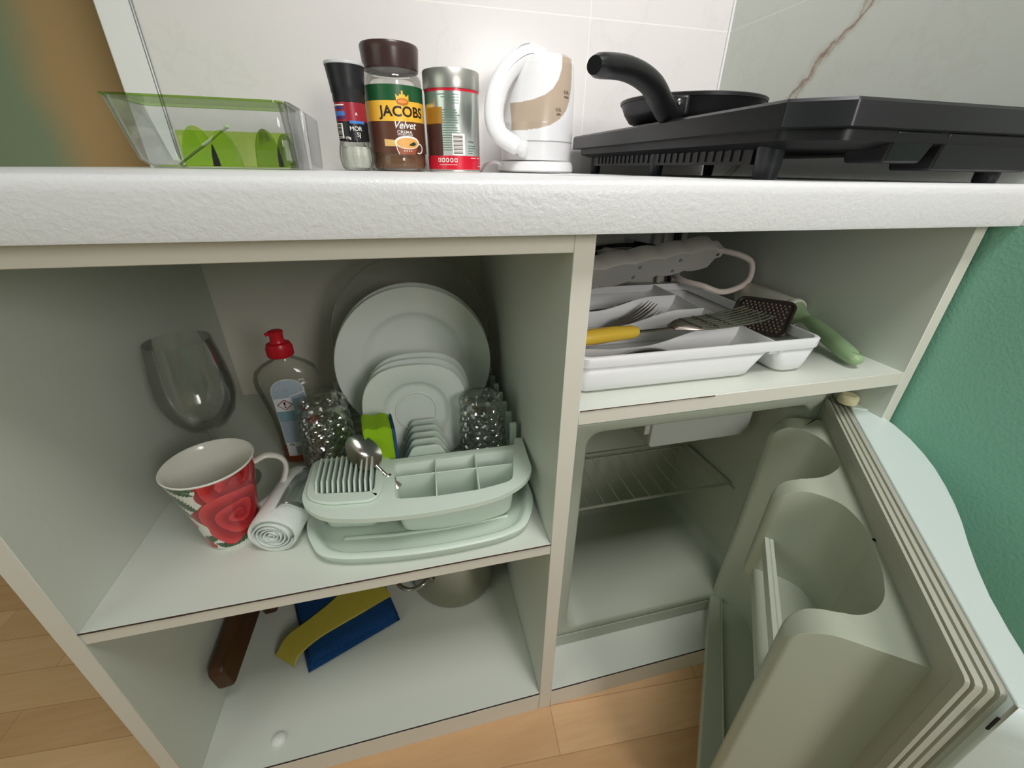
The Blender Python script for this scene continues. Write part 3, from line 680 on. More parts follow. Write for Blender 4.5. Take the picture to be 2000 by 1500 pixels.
patch('barcode_field', TR, 0.0225, 0.050, radians(-17), radians(10), CREAM, tin, na=10, thick=0.0003)
for q in range(14):
    z = 0.0240 + q * 0.00175
    patch('barcode_bar', TR + 0.0003, z, z + (0.0006 if q % 3 else 0.0011), radians(-15), radians(5), DBRN, tin, na=6, thick=0.0002)
for q in range(4):
    patch('small_text_line', TR, 0.034 - q * 0.0032, 0.0352 - q * 0.0032, radians(18), radians(38 - 3 * q), GTX, tin, na=8, thick=0.00025)
text_obj('tin_lettering', 'Netto', 0.0040, mat('tin_grey_text', (110, 116, 112), 0.5), tin, cyl_map(TR + 0.0001, 0.0400, radians(26)))
for q in range(5):
    sh = rrect(-0.0022, 0.0022, -0.0026, 0.0026, 0.0008, 2) if q in (0, 1, 4) else ell(0, 0, 0.0024, 0.0030, 12)
    flatshape('recycling_mark', sh, CREAM, tin, TR + 0.0004, 0.0158, radians(-47 + 9 * q))
    flatshape('recycling_mark', [(x * 0.6, y * 0.6) for x, y in sh], REDP, tin, TR + 0.0006, 0.0158, radians(-47 + 9 * q))
for a in (24, 44): patch('small_text_line', TR + 0.0003, 0.0185, 0.0192, radians(a), radians(a + 14), CREAM, tin, na=6, thick=0.0002)
patch('small_text_line', TR + 0.0003, 0.0095, 0.0101, radians(-48), radians(-8), CREAM, tin, na=8, thick=0.0002)
patch('small_text_line', TR + 0.0003, 0.0075, 0.0084, radians(48), radians(60), CREAM, tin, na=8, thick=0.0002)

# --- kettle
KW = mat('kettle_white_plastic', (228, 228, 228), 0.22, coat=0.3)
ket = thing('electric_kettle', 'small white electric kettle with a grey curved water window and loop handle', 'kettle', (0.066, 0.42, ZC), (0, 0, radians(0))); ket.scale = (0.97, 1, 0.92)
bm = BM(); lathe(bm, [(0.055, 0.001), (0.0605, 0.0015), (0.0645, 0.004), (0.0640, 0.012), (0.0615, 0.0175), (0.055, 0.0185), (0, 0.0185)], 64, cap0=True); link_mesh('power_base', bm, KW, ket)
def kb(z):  # body half widths and x offset by height
    P_ = [(0.020, 0.058, 0.0), (0.034, 0.0595, 0.0), (0.048, 0.0605, 0.0), (0.075, 0.0600, 0.0005), (0.10, 0.0570, 0.003), (0.125, 0.0535, 0.006), (0.145, 0.0500, 0.008), (0.158, 0.0470, 0.010), (0.166, 0.0435, 0.011), (0.1705, 0.036, 0.012), (0.172, 0.006, 0.012)]
    for (a, ra, xa), (b_, rb, xb) in zip(P_, P_[1:]):
        if z <= b_:
            t_ = (z - a) / (b_ - a); return ra + (rb - ra) * t_, xa + (xb - xa) * t_
    return P_[-1][1], P_[-1][2]
KGREY = lin((178, 160, 140)); KWC = lin((226, 226, 226)); KTOP = lin((205, 196, 182))
def kfn(u, v):
    a = 2 * pi * u; z = 0.020 + (0.172 - 0.020) * (1 - (1 - v) ** 1.35); r, x = kb(z)
    return Vector((x + r * sin(a), -r * 0.92 * cos(a), z))
def kcol(u, v):
    a = 2 * pi * u
    if a > pi: a -= 2 * pi
    z = 0.020 + (0.172 - 0.020) * (1 - (1 - v) ** 1.35); r, x = kb(z)
    X = x + r * sin(a)
    if cos(a) < 0.05: return KWC
    def ip(P_):
        for (x0_, z0_), (x1_, z1_) in zip(P_, P_[1:]):
            if X <= x1_:
                t_ = (X - x0_) / (x1_ - x0_); t_ = max(0, t_); return z0_ + (z1_ - z0_) * t_
        return P_[-1][1]
    lo = ip([(-0.06, 0.063), (-0.03, 0.0635), (-0.012, 0.066), (0.006, 0.071), (0.022, 0.080), (0.034, 0.092), (0.041, 0.108), (0.0445, 0.130), (0.046, 0.18)])
    hi = ip([(-0.06, 0.102), (-0.035, 0.103), (-0.02, 0.106), (-0.004, 0.112), (0.009, 0.121), (0.019, 0.134), (0.0245, 0.150), (0.0265, 0.18), (0.05, 0.19)])
    if X < -0.050 or X > 0.046: return KWC
    return KGREY if lo < z < hi else KWC
bm = BM(); V = grid_surf(bm, kfn, 300, 180, kcol, closed=True)
bm.faces.new([V[i][0] for i in range(len(V))][::-1]); bm.faces.new([V[i][180] for i in range(len(V))])
link_mesh('body', bm, attr_mat('kettle_body', 0.22, coat=0.3), ket, angle=60)
bm = BM(); lathe(bm, [(0.0585, 0.0478), (0.0611, 0.0478), (0.0611, 0.0486), (0.0585, 0.0486)], 64, M=Matrix.Diagonal((1, 0.92, 1, 1))); link_mesh('seam_line', bm, mat('grey_seam', (150, 150, 150), 0.5), ket)
# loop handle on the left, sweeping up to the lid and down to the base seam
hp = spline([(0.004, -0.012, 0.166), (-0.022, -0.016, 0.168), (-0.050, -0.022, 0.150), (-0.071, -0.030, 0.120), (-0.079, -0.036, 0.085), (-0.073, -0.042, 0.058), (-0.052, -0.047, 0.043), (-0.036, -0.046, 0.036)], 8)
n_ = len(hp); bm = BM()
tube(bm, hp, [0.015 + 0.001 * sin(pi * i / n_) - (0.004 if i > n_ - 6 else 0) for i in range(n_)], 20, flat=[0.72] * n_, up=Vector((0, 1, 0)))
link_mesh('handle', bm, KW, ket, angle=60)
bm = BM(); tube(bm, [(p.x * 1.0 - 0.006 * 0, p.y - 0.0110 - 0.0, p.z) for p in hp[4:-8]], 0.0007, 6); link_mesh('handle_seam', bm, mat('grey_seam', (150, 150, 150), 0.5), ket)
bm = BM(); lathe(bm, [(0.0, -0.006), (0.0055, -0.004), (0.0085, 0.002), (0.010, 0.012), (0.008, 0.020)], 20, M=Matrix.Translation((-0.036, -0.047, 0.028)), cap1=True); link_mesh('handle_foot', bm, KW, ket)
bm = BM(); tube(bm, spline([(-0.022, -0.018, 0.1835), (-0.036, -0.020, 0.179), (-0.048, -0.022, 0.168)], 5), 0.0055, 12, flat=0.45); link_mesh('lid_button', bm, KW, ket)
ITX = mat('kettle_scale_text', (120, 104, 92), 0.5)
def ket_map(x0, z0):
    def f(x, y, d):
        X = x0 + x; z = z0 + y; r, xo = kb(z); s = max(-0.99, min(0.99, (X - xo) / r))
        return (X, -(r * 0.92 + 0.0004) * sqrt(1 - s * s) - d, z)
    return f
text_obj('scale_lettering', '0,8L', 0.0062, ITX, ket, ket_map(0.034, 0.118)); text_obj('scale_lettering', 'max', 0.0052, ITX, ket, ket_map(0.034, 0.112), bold=0.0001)
text_obj('scale_lettering', '0,5L', 0.0062, ITX, ket, ket_map(0.020, 0.093)); text_obj('scale_lettering', 'min', 0.0052, ITX, ket, ket_map(0.020, 0.087), bold=0.0001)
cord = BM(); tube(cord, spline([(-0.060, -0.012, 0.008), (-0.072, -0.020, 0.016), (-0.086, -0.004, 0.013), (-0.089, 0.03, 0.0035), (-0.086, 0.07, 0.0035)], 8), 0.0028, 10)
link_mesh('cord', cord, KW, ket)

# --- double hotplate
BLK = mat('hotplate_black', (34, 36, 38), 0.34, bump=0.04, bscale=800, var=0.06, vscale=4)
BLK2 = mat('hotplate_black_plastic', (24, 25, 27), 0.42, var=0.05)
hx0, hx1, hy0, hy1 = 0.162, 0.452, -0.022, 0.505
hob = thing('hotplate', 'wide black tabletop hotplate on short feet at the right end of the worktop', 'hotplate', (0.30, 0.24, ZC))
def hpoly(ins=0.0, dz=0):
    p = [(hx0 + ins, 0.010 + ins * 0.6), (0.200 + ins * 0.3, hy0 + ins), (hx1 - ins, hy0 + ins), (hx1 - ins, hy1 - ins), (hx0 + ins, hy1 - ins)]
    return [(x - 0.30, y - 0.24) for x, y in p]
def hring(ins, z): return [Vector((x, y, z - ZC)) for x, y in round_poly([(a, b_, 0.0015 if i else 0.0015) for i, (a, b_) in enumerate(hpoly(ins))], 0.003, 2)]
bm = BM(); rings(bm, [hring(0.003, 0.8195), hring(0.0, 0.8205), hring(0.0005, 0.838), hring(0.0025, 0.8405), hring(0.006, 0.841)])
link_mesh('top_cover', bm, BLK, hob, angle=25)
bm = BM()
q0 = [(hx0 + 0.008, 0.018), (0.205, hy0 + 0.006), (hx1 - 0.006, hy0 + 0.006), (hx1 - 0.006, hy1 - 0.02), (hx0 + 0.008, hy1 - 0.02)]
q1 = [(hx0 + 0.020, 0.032), (0.212, hy0 + 0.024), (hx1 - 0.016, hy0 + 0.024), (hx1 - 0.016, hy1 - 0.035), (hx0 + 0.020, hy1 - 0.035)]
rings(bm, [[Vector((x - 0.30, y - 0.24, z - ZC)) for x, y in round_poly(q, 0.006, 3)] for q, z in ((q1, 0.806), (q0, 0.811), (q0, 0.8198))])
link_mesh('housing', bm, BLK2, hob, angle=30)
# control fascia hanging below the front
def fas(x0, x1, name, zb):
    bm = BM(); s = 0.004
    A = [(x0 + s, hy0 + 0.012, zb), (x1 - s, hy0 + 0.012, zb), (x1 - s, hy0 + 0.05, zb), (x0 + s, hy0 + 0.05, zb)]
    B = [(x0, hy0 + 0.0045, 0.8196), (x1, hy0 + 0.0045, 0.8196), (x1, hy0 + 0.055, 0.8196), (x0, hy0 + 0.055, 0.8196)]
    rings(bm, [[Vector((x - 0.30, y - 0.24, z - ZC)) for x, y, z in q] for q in (A, B)])
    link_mesh(name, bm, BLK, hob, bevel=0.002)
fas(0.256, 0.306, 'control_fascia', 0.7955); fas(0.314, 0.446, 'control_fascia', 0.790)
for (fx, fy, r) in ((0.190, 0.045, 0.0125), (0.430, 0.012, 0.011), (0.190, 0.245, 0.009), (0.190, 0.455, 0.010), (0.430, 0.46, 0.010)):
    bm = BM(); lathe(bm, [(r * 0.8, 0.0), (r * 0.88, 0.002), (r, 0.028)], 28, M=Matrix.Translation((fx - 0.30, fy - 0.24, 0)), cap0=True, cap1=True); link_mesh('foot', bm, BLK, hob)
bm = BM()
for i in range(26): box(bm, hx0 + 0.0195 - 0.30, hx0 + 0.0215 - 0.30, 0.075 + i * 0.014 - 0.24, 0.081 + i * 0.014 - 0.24, 0.796 - ZC, 0.8062 - ZC)
box(bm, hx0 + 0.021 - 0.30, hx0 + 0.026 - 0.30, 0.06 - 0.24, 0.46 - 0.24, 0.793 - ZC, 0.806 - ZC)
link_mesh('vent_grille', bm, BLK2, hob, smooth=False)
for (cx_, cy_, r) in ((0.262, 0.30, 0.075), (0.38, 0.12, 0.06)):
    bm = BM(); lathe(bm, [(r, 0.0), (r, 0.004), (r - 0.004, 0.0055), (0.02, 0.0055), (0.018, 0.004), (0, 0.004)], 48, M=Matrix.Translation((cx_ - 0.30, cy_ - 0.24, 0.841 - ZC)), cap0=True); link_mesh('cooking_plate', bm, mat('cast_iron', (38, 38, 40), 0.6, bump=0.3, bscale=500), hob)

# --- frying pan
PB = mat('pan_black', (32, 31, 33), 0.38, bump=0.06, bscale=900, var=0.05)
pan = thing('frying_pan', 'black frying pan with an arched handle resting on the hotplate', 'pan', (0.262, 0.30, 0.8468))
bm = BM(); lathe(bm, [(0.001, 0.0), (0.078, 0.0), (0.084, 0.002), (0.092, 0.012), (0.0975, 0.0235), (0.0990, 0.0240), (0.0995, 0.0275), (0.0980, 0.0285), (0.0955, 0.0275), (0.089, 0.013), (0.080, 0.0035), (0.001, 0.003)], 80); link_mesh('pan_body', bm, PB, pan)
hp = spline([(-0.066, -0.066, 0.0060), (-0.088, -0.088, 0.0030), (-0.115, -0.118, 0.0090), (-0.152, -0.152, 0.0215), (-0.194, -0.180, 0.0265), (-0.238, -0.205, 0.0225)], 8); n_ = len(hp)
bm = BM(); tube(bm, hp, [0.0145 - 0.0030 * (i / n_) for i in range(n_ - 2)] + [0.0112, 0.0085], 20, flat=[0.85] * n_)
link_mesh('handle', bm, mat('pan_handle_black', (22, 22, 24), 0.35), pan, angle=60)
bm = BM(); box(bm, -0.012, 0.012, -0.006, 0.006, -0.010, 0.012, M=Matrix.Translation((-0.0655, -0.0745, 0.012)) @ Matrix.Rotation(radians(-42), 4, 'Z')); link_mesh('handle_bracket', bm, PB, pan, bevel=0.003)
bm = BM(); lathe(bm, [(0.004, -0.001), (0.004, 0.001), (0.002, 0.002)], 16, M=Matrix.Translation((-0.078, -0.096, 0.014)) @ Matrix.Rotation(radians(80), 4, 'X'), cap0=True, cap1=True); link_mesh('rivet', bm, mat('steel_rivet', (90, 90, 92), 0.3, metal=1), pan)
# ------------------------------------------------------------------ things on the middle shelf
ZS = ZS1T + 0.0002
# --- wine glass
CG = clear('clear_glass', (249, 250, 248), tint=1, gloss=0.3, edge=0.75, rough=0.02)
wg = thing('wine_glass', 'large empty stemmed wine glass standing on the shelf behind the rose mug', 'glass', (-0.4305, 0.205, ZS))
bm = BM()
lathe(bm, [(0.0, 0.0015), (0.036, 0.0005), (0.037, 0.0015), (0.034, 0.0028), (0.010, 0.006), (0.0045, 0.012), (0.0036, 0.030), (0.0036, 0.075), (0.0050, 0.090), (0.012, 0.0965), (0.024, 0.104), (0.034, 0.118), (0.0405, 0.140), (0.0415, 0.155), (0.0395, 0.180), (0.0350, 0.212), (0.0335, 0.2195), (0.0325, 0.2195), (0.0340, 0.212), (0.0385, 0.180), (0.0403, 0.155), (0.0393, 0.140), (0.0330, 0.120), (0.023, 0.106), (0.010, 0.099), (0.0, 0.098)], 64)
link_mesh('bowl_and_stem', bm, CG, wg, angle=60)

# --- rose mug
ROSES = [(0.135, 0.45, 0.0440, 0.0), (0.165, 0.93, 0.0400, 1.4), (-0.135, 0.40, 0.013, 2.0), (-0.19, 0.93, 0.014, 0.6), (-0.09, 0.04, 0.012, 0.9), (0.42, 0.55, 0.028, 2.4), (-0.16, 0.10, 0.014, 1.1), (0.34, 0.06, 0.016, 3.0), (0.55, 0.90, 0.02, 0.3), (-0.44, 0.65, 0.022, 1.7)]
LEAVES = [(-0.085, 0.80, 2.3, 0.026, 0.0075), (-0.125, 0.66, 2.3, 0.022, 0.007), (-0.05, 0.97, 2.6, 0.016, 0.005), (-0.055, 0.16, 0.4, 0.020, 0.006), (0.03, 0.045, -0.3, 0.017, 0.005), (0.125, 0.075, 0.3, 0.018, 0.005), (-0.02, 0.98, 0.1, 0.012, 0.004), (0.28, 0.20, 1.2, 0.016, 0.006), (-0.21, 0.22, 1.2, 0.014, 0.005), (0.33, 0.93, 0.4, 0.018, 0.006), (-0.38, 0.12, 0.4, 0.02, 0.007), (-0.20, 0.66, -0.9, 0.013, 0.005)]
RED1, RED2, RED3 = lin((198, 36, 46)), lin((228, 74, 74)), lin((150, 20, 34)); LF1, LF2 = lin((34, 66, 36)), lin((74, 110, 66)); IVORY = lin((236, 234, 222))
def lerp(a, b, t): return tuple(x * (1 - t) + y * t for x, y in zip(a, b))
def mug_col(s, h):  # s: metres around, h: metres up
    col = IVORY
    for (u, v, ang, L, Wd) in LEAVES:
        dx = s - u * 0.235; dy = h - v * 0.108
        a = dx * cos(ang) + dy * sin(ang); b_ = -dx * sin(ang) + dy * cos(ang)
        w = Wd * (1 - (a / L) ** 2) if abs(a) < L else 0
        w *= 1 + 0.22 * sin(abs(a) * 1900)
        if abs(b_) < w: col = LF2 if abs(b_) < 0.0006 or (int(abs(a) * 500) % 3 == 0 and abs(b_) > w * 0.3) else LF1
    for (u, v, R, ph) in ROSES[::-1]:
        dx = s - u * 0.235; dy = h - v * 0.108
        r = sqrt(dx * dx + dy * dy); th = atan2(dy, dx)
        Re = R * (1 + 0.10 * sin(5 * th + ph) + 0.05 * sin(9 * th + 2 * ph))
        if r < Re:
            q = r / R
            wv = 2 * pi * (q ** 0.62) * 3.6 - th * 1.0 + ph + 0.55 * sin(3 * th + q * 5)
            k = (wv / (2 * pi)) % 1.0
            t = k ** 1.2
            c = lerp(RED3, RED1, min(1, t * 1.7)); c = lerp(c, RED2, max(0, t - 0.4) * (0.7 + 0.8 * q))
            if q < 0.16: c = lerp(c, RED3, 0.35)
            if Re - r < 0.0006: c = lerp(c, RED3, 0.6)
            n = noise.noise(Vector((s * 260, h * 260, 0))) * 0.08
            col = tuple(max(0, x * (1 + n)) for x in c)
    return col
mug = thing('rose_mug', 'flared white mug printed with red roses and green leaves, beside the bag roll', 'mug', (-0.396, 0.108, ZS), (0, 0, radians(-4)))
MH = 0.1085
def mug_r(z):
    t = z / MH; return 0.0290 + 0.0165 * t ** 1.35 + (0.0 if t > 0.04 else -0.002 * (1 - t / 0.04))
def mfn(u, v): a = 2 * pi * (u - 0.5); z = 0.003 + (MH - 0.005) * v; r = mug_r(z); return Vector((r * sin(a), -r * cos(a), z))
def mcl(u, v):
    if v < 0.012: return IVORY
    return mug_col((u - 0.5) * 0.235, v * 0.108)
bm = BM(); grid_surf(bm, mfn, 420, 210, mcl, closed=True); link_mesh('printed_wall', bm, attr_mat('mug_print', 0.12, coat=0.4), mug)
IV = mat('mug_ivory_glaze', (236, 235, 224), 0.12, coat=0.3)
bm = BM(); lathe(bm, [(0.0, 0.0015), (0.0245, 0.0015), (0.0255, 0.0), (0.0275, 0.0), (mug_r(0.003), 0.003)], 64); link_mesh('base', bm, IV, mug)
bm = BM(); lathe(bm, [(mug_r(MH - 0.002), MH - 0.002), (mug_r(MH) + 0.0002, MH - 0.0003), (mug_r(MH) - 0.0008, MH + 0.0005), (mug_r(MH) - 0.0020, MH - 0.0004)] + [(mug_r(z) - 0.0026, z) for z in (0.10, 0.085, 0.06, 0.04, 0.02, 0.010)] + [(0.022, 0.006), (0.0, 0.0055)], 64); link_mesh('inside_and_rim', bm, IV, mug)
bm = BM(); tube(bm, spline([(0.041, -0.006, 0.089), (0.055, -0.008, 0.0915), (0.068, -0.010, 0.082), (0.071, -0.010, 0.066), (0.063, -0.009, 0.046), (0.048, -0.007, 0.031), (0.0325, -0.005, 0.024)], 7), 0.0052, 16, flat=0.62, up=Vector((0, 0, 1)))
h = link_mesh('handle', bm, IV, mug, angle=60); h.rotation_euler = (0, 0, radians(38))

# --- dish soap bottle
bt = thing('dish_soap_bottle', 'nearly empty clear dish soap bottle with a red cap and pale blue back label', 'bottle', (-0.339, 0.252, ZS), (0, 0, radians(7))); bt.scale = (1.08, 1, 0.915)
def bring(a, b_, z, n=48, p=2.4):
    out = []
    for i in range(n):
        t_ = 2 * pi * i / n; c_, s_ = cos(t_), sin(t_)
        out.append(Vector((a * abs(c_) ** (2 / p) * (1 if c_ >= 0 else -1), b_ * abs(s_) ** (2 / p) * (1 if s_ >= 0 else -1), z)))
    return out
BP = [(0.026, 0.016, 0.001), (0.0285, 0.0185, 0.004), (0.029, 0.019, 0.012), (0.0285, 0.019, 0.05), (0.0295, 0.0195, 0.085), (0.0345, 0.021, 0.120), (0.0385, 0.022, 0.142), (0.0385, 0.022, 0.154), (0.035, 0.020, 0.166), (0.026, 0.017, 0.175), (0.016, 0.0145, 0.181), (0.0125, 0.0125, 0.184), (0.0120, 0.0120, 0.191)]
bm = BM(); rings(bm, [bring(*q) for q in BP], True, False); link_mesh('clear_body', bm, clear('bottle_plastic', (244, 244, 238), tint=1, gloss=0.3, edge=0.5), bt, angle=60)
bm = BM(); rings(bm, [bring(a - 0.0015, b_ - 0.0015, z) for a, b_, z in ((0.0275, 0.0175, 0.003), (0.029, 0.019, 0.010), (0.0288, 0.019, 0.024))]); link_mesh('orange_liquid', bm, mat('orange_soap', (214, 92, 36), 0.1, trans=0.5, var=0.03), bt)
REDK = mat('red_bottle_cap', (196, 22, 38), 0.32)
bm = BM(); lathe(bm, [(0.0145, 0.188), (0.0152, 0.189), (0.0152, 0.203), (0.0135, 0.208), (0.0090, 0.210), (0.0078, 0.213), (0.0078, 0.222), (0.0088, 0.224), (0.0088, 0.2265), (0.006, 0.228), (0, 0.228)], 36, cap0=True)
for k in range(24):
    a = 2 * pi * k / 24; box(bm, -0.0006, 0.0006, 0.0148, 0.0156, 0.190, 0.202, M=Matrix.Rotation(a, 4, 'Z'))
tube(bm, [(-0.004, -0.002, 0.2245), (-0.0115, -0.004, 0.2235)], 0.0035, 8, flat=0.7)
link_mesh('red_cap', bm, REDK, bt)
def bot_map(x, z, d):
    for (a0, b0, z0), (a1, b1, z1) in zip(BP, BP[1:]):
        if z0 <= z <= z1: t_ = (z - z0) / (z1 - z0); a, b_ = a0 + (a1 - a0) * t_, b0 + (b1 - b0) * t_; break
    p = 2.4; return Vector((x, -(b_ * max(0, 1 - abs(x / a) ** p) ** (1 / p)) - d, z))
LBL = lin((178, 192, 204)); LBL2 = lin((136, 172, 186)); LBW = lin((226, 230, 230)); LTX = lin((110, 128, 148))
def lab_half(v):  # half width
    z = 0.018 + 0.140 * v
    if z > 0.138: return 0.0195 * sqrt(max(0.001, 1 - ((z - 0.138) / 0.0205) ** 2))
    return 0.0195
def lfn(u, v): z = 0.018 + 0.140 * v; return bot_map((u - 0.5) * 2 * lab_half(v), z, 0.0004)
def lcl(u, v):
    z = 0.018 + 0.140 * v; x = (u - 0.5) * 2 * lab_half(v); hw = lab_half(v)
    if abs(x) > hw - 0.0010 or z > 0.1572 or z < 0.019: return LBW
    if z < 0.044:
        if x > -0.008 and x < 0.012 and z < 0.036 and int((x + 0.02) * 1600) % 2: return lin((30, 30, 32))
        return LBW
    if 0.104 < z < 0.127 and x < 0.0025: return LBW
    c = LBL if (z > 0.125 or (z < 0.085 and x < 0.004)) else LBL2
    if 0.0 < (z - 0.128 - x * 0.3) < 0.0015 and x > 0: return LBW
    if int(z * 1150) % 2 and noise.noise(Vector((x * 1500, int(z * 1150) * 3.1, 0))) > -0.12: c = lerp(c, LTX, 0.45)
    return c
bm = BM(); grid_surf(bm, lfn, 60, 200, lcl); link_mesh('back_label', bm, attr_mat('soap_label', 0.4), bt, solid=0.0002)
def bshape(name, pts, m, d):
    bm = BM(); vv = [bm.verts.new((x, y, 0)) for x, y in pts]; es = [bm.edges.new((vv[i], vv[(i + 1) % len(vv)])) for i in range(len(vv))]
    bmesh.ops.triangle_fill(bm, use_beauty=True, edges=es); slice_x(bm); ext = bmesh.ops.extrude_face_region(bm, geom=bm.faces[:]); top = {v for v in ext['geom'] if isinstance(v, bmesh.types.BMVert)}
    for v in bm.verts: v.co = bot_map(v.co.x, v.co.y, d + (0.0003 if v in top else 0))
    return link_mesh(name, bm, m, bt, smooth=False)
hc = (-0.0070, 0.1155)
bshape('hazard_diamond', [(hc[0] - 0.0095, hc[1]), (hc[0], hc[1] - 0.0095), (hc[0] + 0.0095, hc[1]), (hc[0], hc[1] + 0.0095)], mat('hazard_red', (130, 24, 30), 0.5), 0.0006)
bshape('hazard_diamond', [(hc[0] - 0.0080, hc[1]), (hc[0], hc[1] - 0.0080), (hc[0] + 0.0080, hc[1]), (hc[0], hc[1] + 0.0080)], mat('hazard_white', (232, 226, 220), 0.5), 0.0009)
bshape('exclamation_mark', [(hc[0] - 0.0014, hc[1] + 0.0052), (hc[0] + 0.0014, hc[1] + 0.0052), (hc[0] + 0.0006, hc[1] - 0.0012), (hc[0] - 0.0006, hc[1] - 0.0012)], DBRN, 0.0012)
bshape('exclamation_mark', [(hc[0] + x, hc[1] - 0.0038 + y) for x, y in ell(0, 0, 0.0012, 0.0012, 10)], DBRN, 0.0012)
bshape('recycling_mark', [(-0.012 + x, 0.040 + y) for x, y in ell(0, 0, 0.0028, 0.0024, 14)], DBRN, 0.0005)
bshape('recycling_mark', [(-0.012 + x, 0.040 + y) for x, y in ell(0, 0, 0.0017, 0.0014, 12)], mat('hazard_white', (0, 0, 0)), 0.0008)
bshape('recycling_mark', [(0.001, 0.038), (0.006, 0.0375), (0.0065, 0.042), (0.004, 0.0435), (0.001, 0.042)], mat('mark_green', (20, 60, 44), 0.5), 0.0005)

# --- roll of white plastic bags
bag = thing('bag_roll', 'small roll of white plastic bags lying between the rose mug and the dish rack', 'bag roll', (-0.3385, 0.064, ZS + 0.0247), (0, 0, radians(-10))); bag.scale = (1.02, 1.0, 1.02)
BAGM = mat('white_bag_film', (226, 232, 226), 0.35, bump=0.5, bscale=140, var=0.03, vscale=30)
bm = BM()
def bagring(y, k, seed):
    out = []
    for i in range(56):
        a = 2 * pi * i / 56; r = 0.0262 * k * (1 + 0.012 * sin(3 * a + seed) + 0.010 * noise.noise(Vector((cos(a) * 2, sin(a) * 2, seed))))
        out.append(Vector((r * 1.04 * cos(a), y, max(-0.0242, r * 0.94 * sin(a)))))
    return out
rings(bm, [bagring(0.006, 0.80, 0), bagring(0.001, 0.86, 0), bagring(0.0, 0.95, 0.2), bagring(0.004, 1.0, 0.4), bagring(0.03, 1.0, 0.8), bagring(0.06, 1.0, 1.2), bagring(0.09, 0.99, 1.6), bagring(0.098, 0.93, 1.6)])
link_mesh('outer_wrap', bm, BAGM, bag)
bm = BM(); sp_ = []
for i in range(150):
    a = i * 0.21; r = 0.0030 + 0.0192 * i / 150; r *= 1 + 0.035 * noise.noise(Vector((a, 0, 0)))
    sp_.append((r * cos(a) * 1.04, r * sin(a) * 0.92))
th = 0.0012; A = []; B = []
for i, (x, z) in enumerate(sp_):
    l = sqrt(x * x + z * z); A.append((x, z)); B.append((x * (1 - th / l), z * (1 - th / l)))
vA = [[bm.verts.new((x, y + 0.0008 * sin(i * 0.5), z)) for y in (-0.0015, 0.012)] for i, (x, z) in enumerate(A)]; vB = [[bm.verts.new((x, y + 0.0008 * sin(i * 0.5), z)) for y in (-0.0015, 0.012)] for i, (x, z) in enumerate(B)]
for i in range(len(A) - 1):
    for q in ((vA[i][0], vA[i + 1][0], vB[i + 1][0], vB[i][0]), (vA[i][0], vA[i][1], vA[i + 1][1], vA[i + 1][0]), (vB[i][0], vB[i + 1][0], vB[i + 1][1], vB[i][1])): bm.faces.new(q)
link_mesh('rolled_layers', bm, BAGM, bag)
# loose film tail
bm = BM(); nU, nV = 26, 10
def tailfn(i, j):
    s = i / nU; t_ = j / nV
    x = 0.002 + 0.050 * s; z = 0.0245 + 0.010 * sin(pi * s * 1.0) * (1 - 0.2 * t_) - 0.040 * s ** 1.6 + 0.0025 * sin(9 * s + 4 * t_)
    return Vector((x, 0.018 + 0.075 * t_ + 0.012 * s, z))
V = [[bm.verts.new(tailfn(i, j)) for j in range(nV + 1)] for i in range(nU + 1)]
for i in range(nU):
    for j in range(nV): bm.faces.new((V[i][j], V[i + 1][j], V[i + 1][j + 1], V[i][j + 1]))
link_mesh('loose_film', bm, clear('bag_film', (216, 224, 216), tint=1, gloss=0.5, edge=0.45, rough=0.12), bag, solid=0.0005)

# --- dish rack
RK = mat('rack_plastic', (208, 222, 208), 0.38, bump=0.03, bscale=600, var=0.01)
RX, RY = -0.165, 0.20
rk = thing('dish_rack', 'pale plastic dish drying rack with cutlery compartments on a drip tray', 'dish rack', (RX, RY, ZS))
def R2(pts): return [(p[0] - RX, p[1] - RY) + tuple(p[2:]) for p in pts]
# drip tray: bowed front
def trayout(ins, n=5):
    L, Rr, F, Bk = -0.308 + ins, -0.0222 - ins, 0.0, 0.40 - ins
    pts = [(L, Bk, 0.03), (L, 0.075 + ins * .3, 0.03), (-0.286 + ins * 0.7, 0.0320 + ins, 0.02)]
    for k in range(1, 8):
        t_ = k / 8; pts.append((-0.286 + t_ * (0.236), 0.0290 + ins - 0.0195 * sin(pi * (t_ * 0.72 + 0.14)) + 0.006 * (1 - t_) - 0.006 * t_ + (0.0), 0.02))
    pts += [(-0.046 - ins * 0.7, 0.0200 + ins, 0.02), (Rr, 0.062 + ins * 0.3, 0.03), (Rr, Bk, 0.03)]
    return round_poly(R2(pts), 0.02, 5)
bm = BM(); rings(bm, [[Vector((x, y, z)) for x, y in trayout(i_)] for i_, z in ((0.010, 0.0), (0.004, 0.002), (0.0, 0.012), (0.0, 0.0145), (0.002, 0.016), (0.007, 0.016), (0.0095, 0.0150), (0.0135, 0.0070), (0.018, 0.0055))])
link_mesh('drip_tray', bm, RK, rk, angle=50)
bm = BM(); tube(bm, [(-0.262 - RX, 0.0600 - RY, 0.0062), (-0.20 - RX, 0.0525 - RY, 0.0062), (-0.14 - RX, 0.0495 - RY, 0.0062), (-0.062 - RX, 0.0530 - RY, 0.0062)], 0.0028, 10, flat=0.5); link_mesh('tray_ridge', bm, RK, rk)
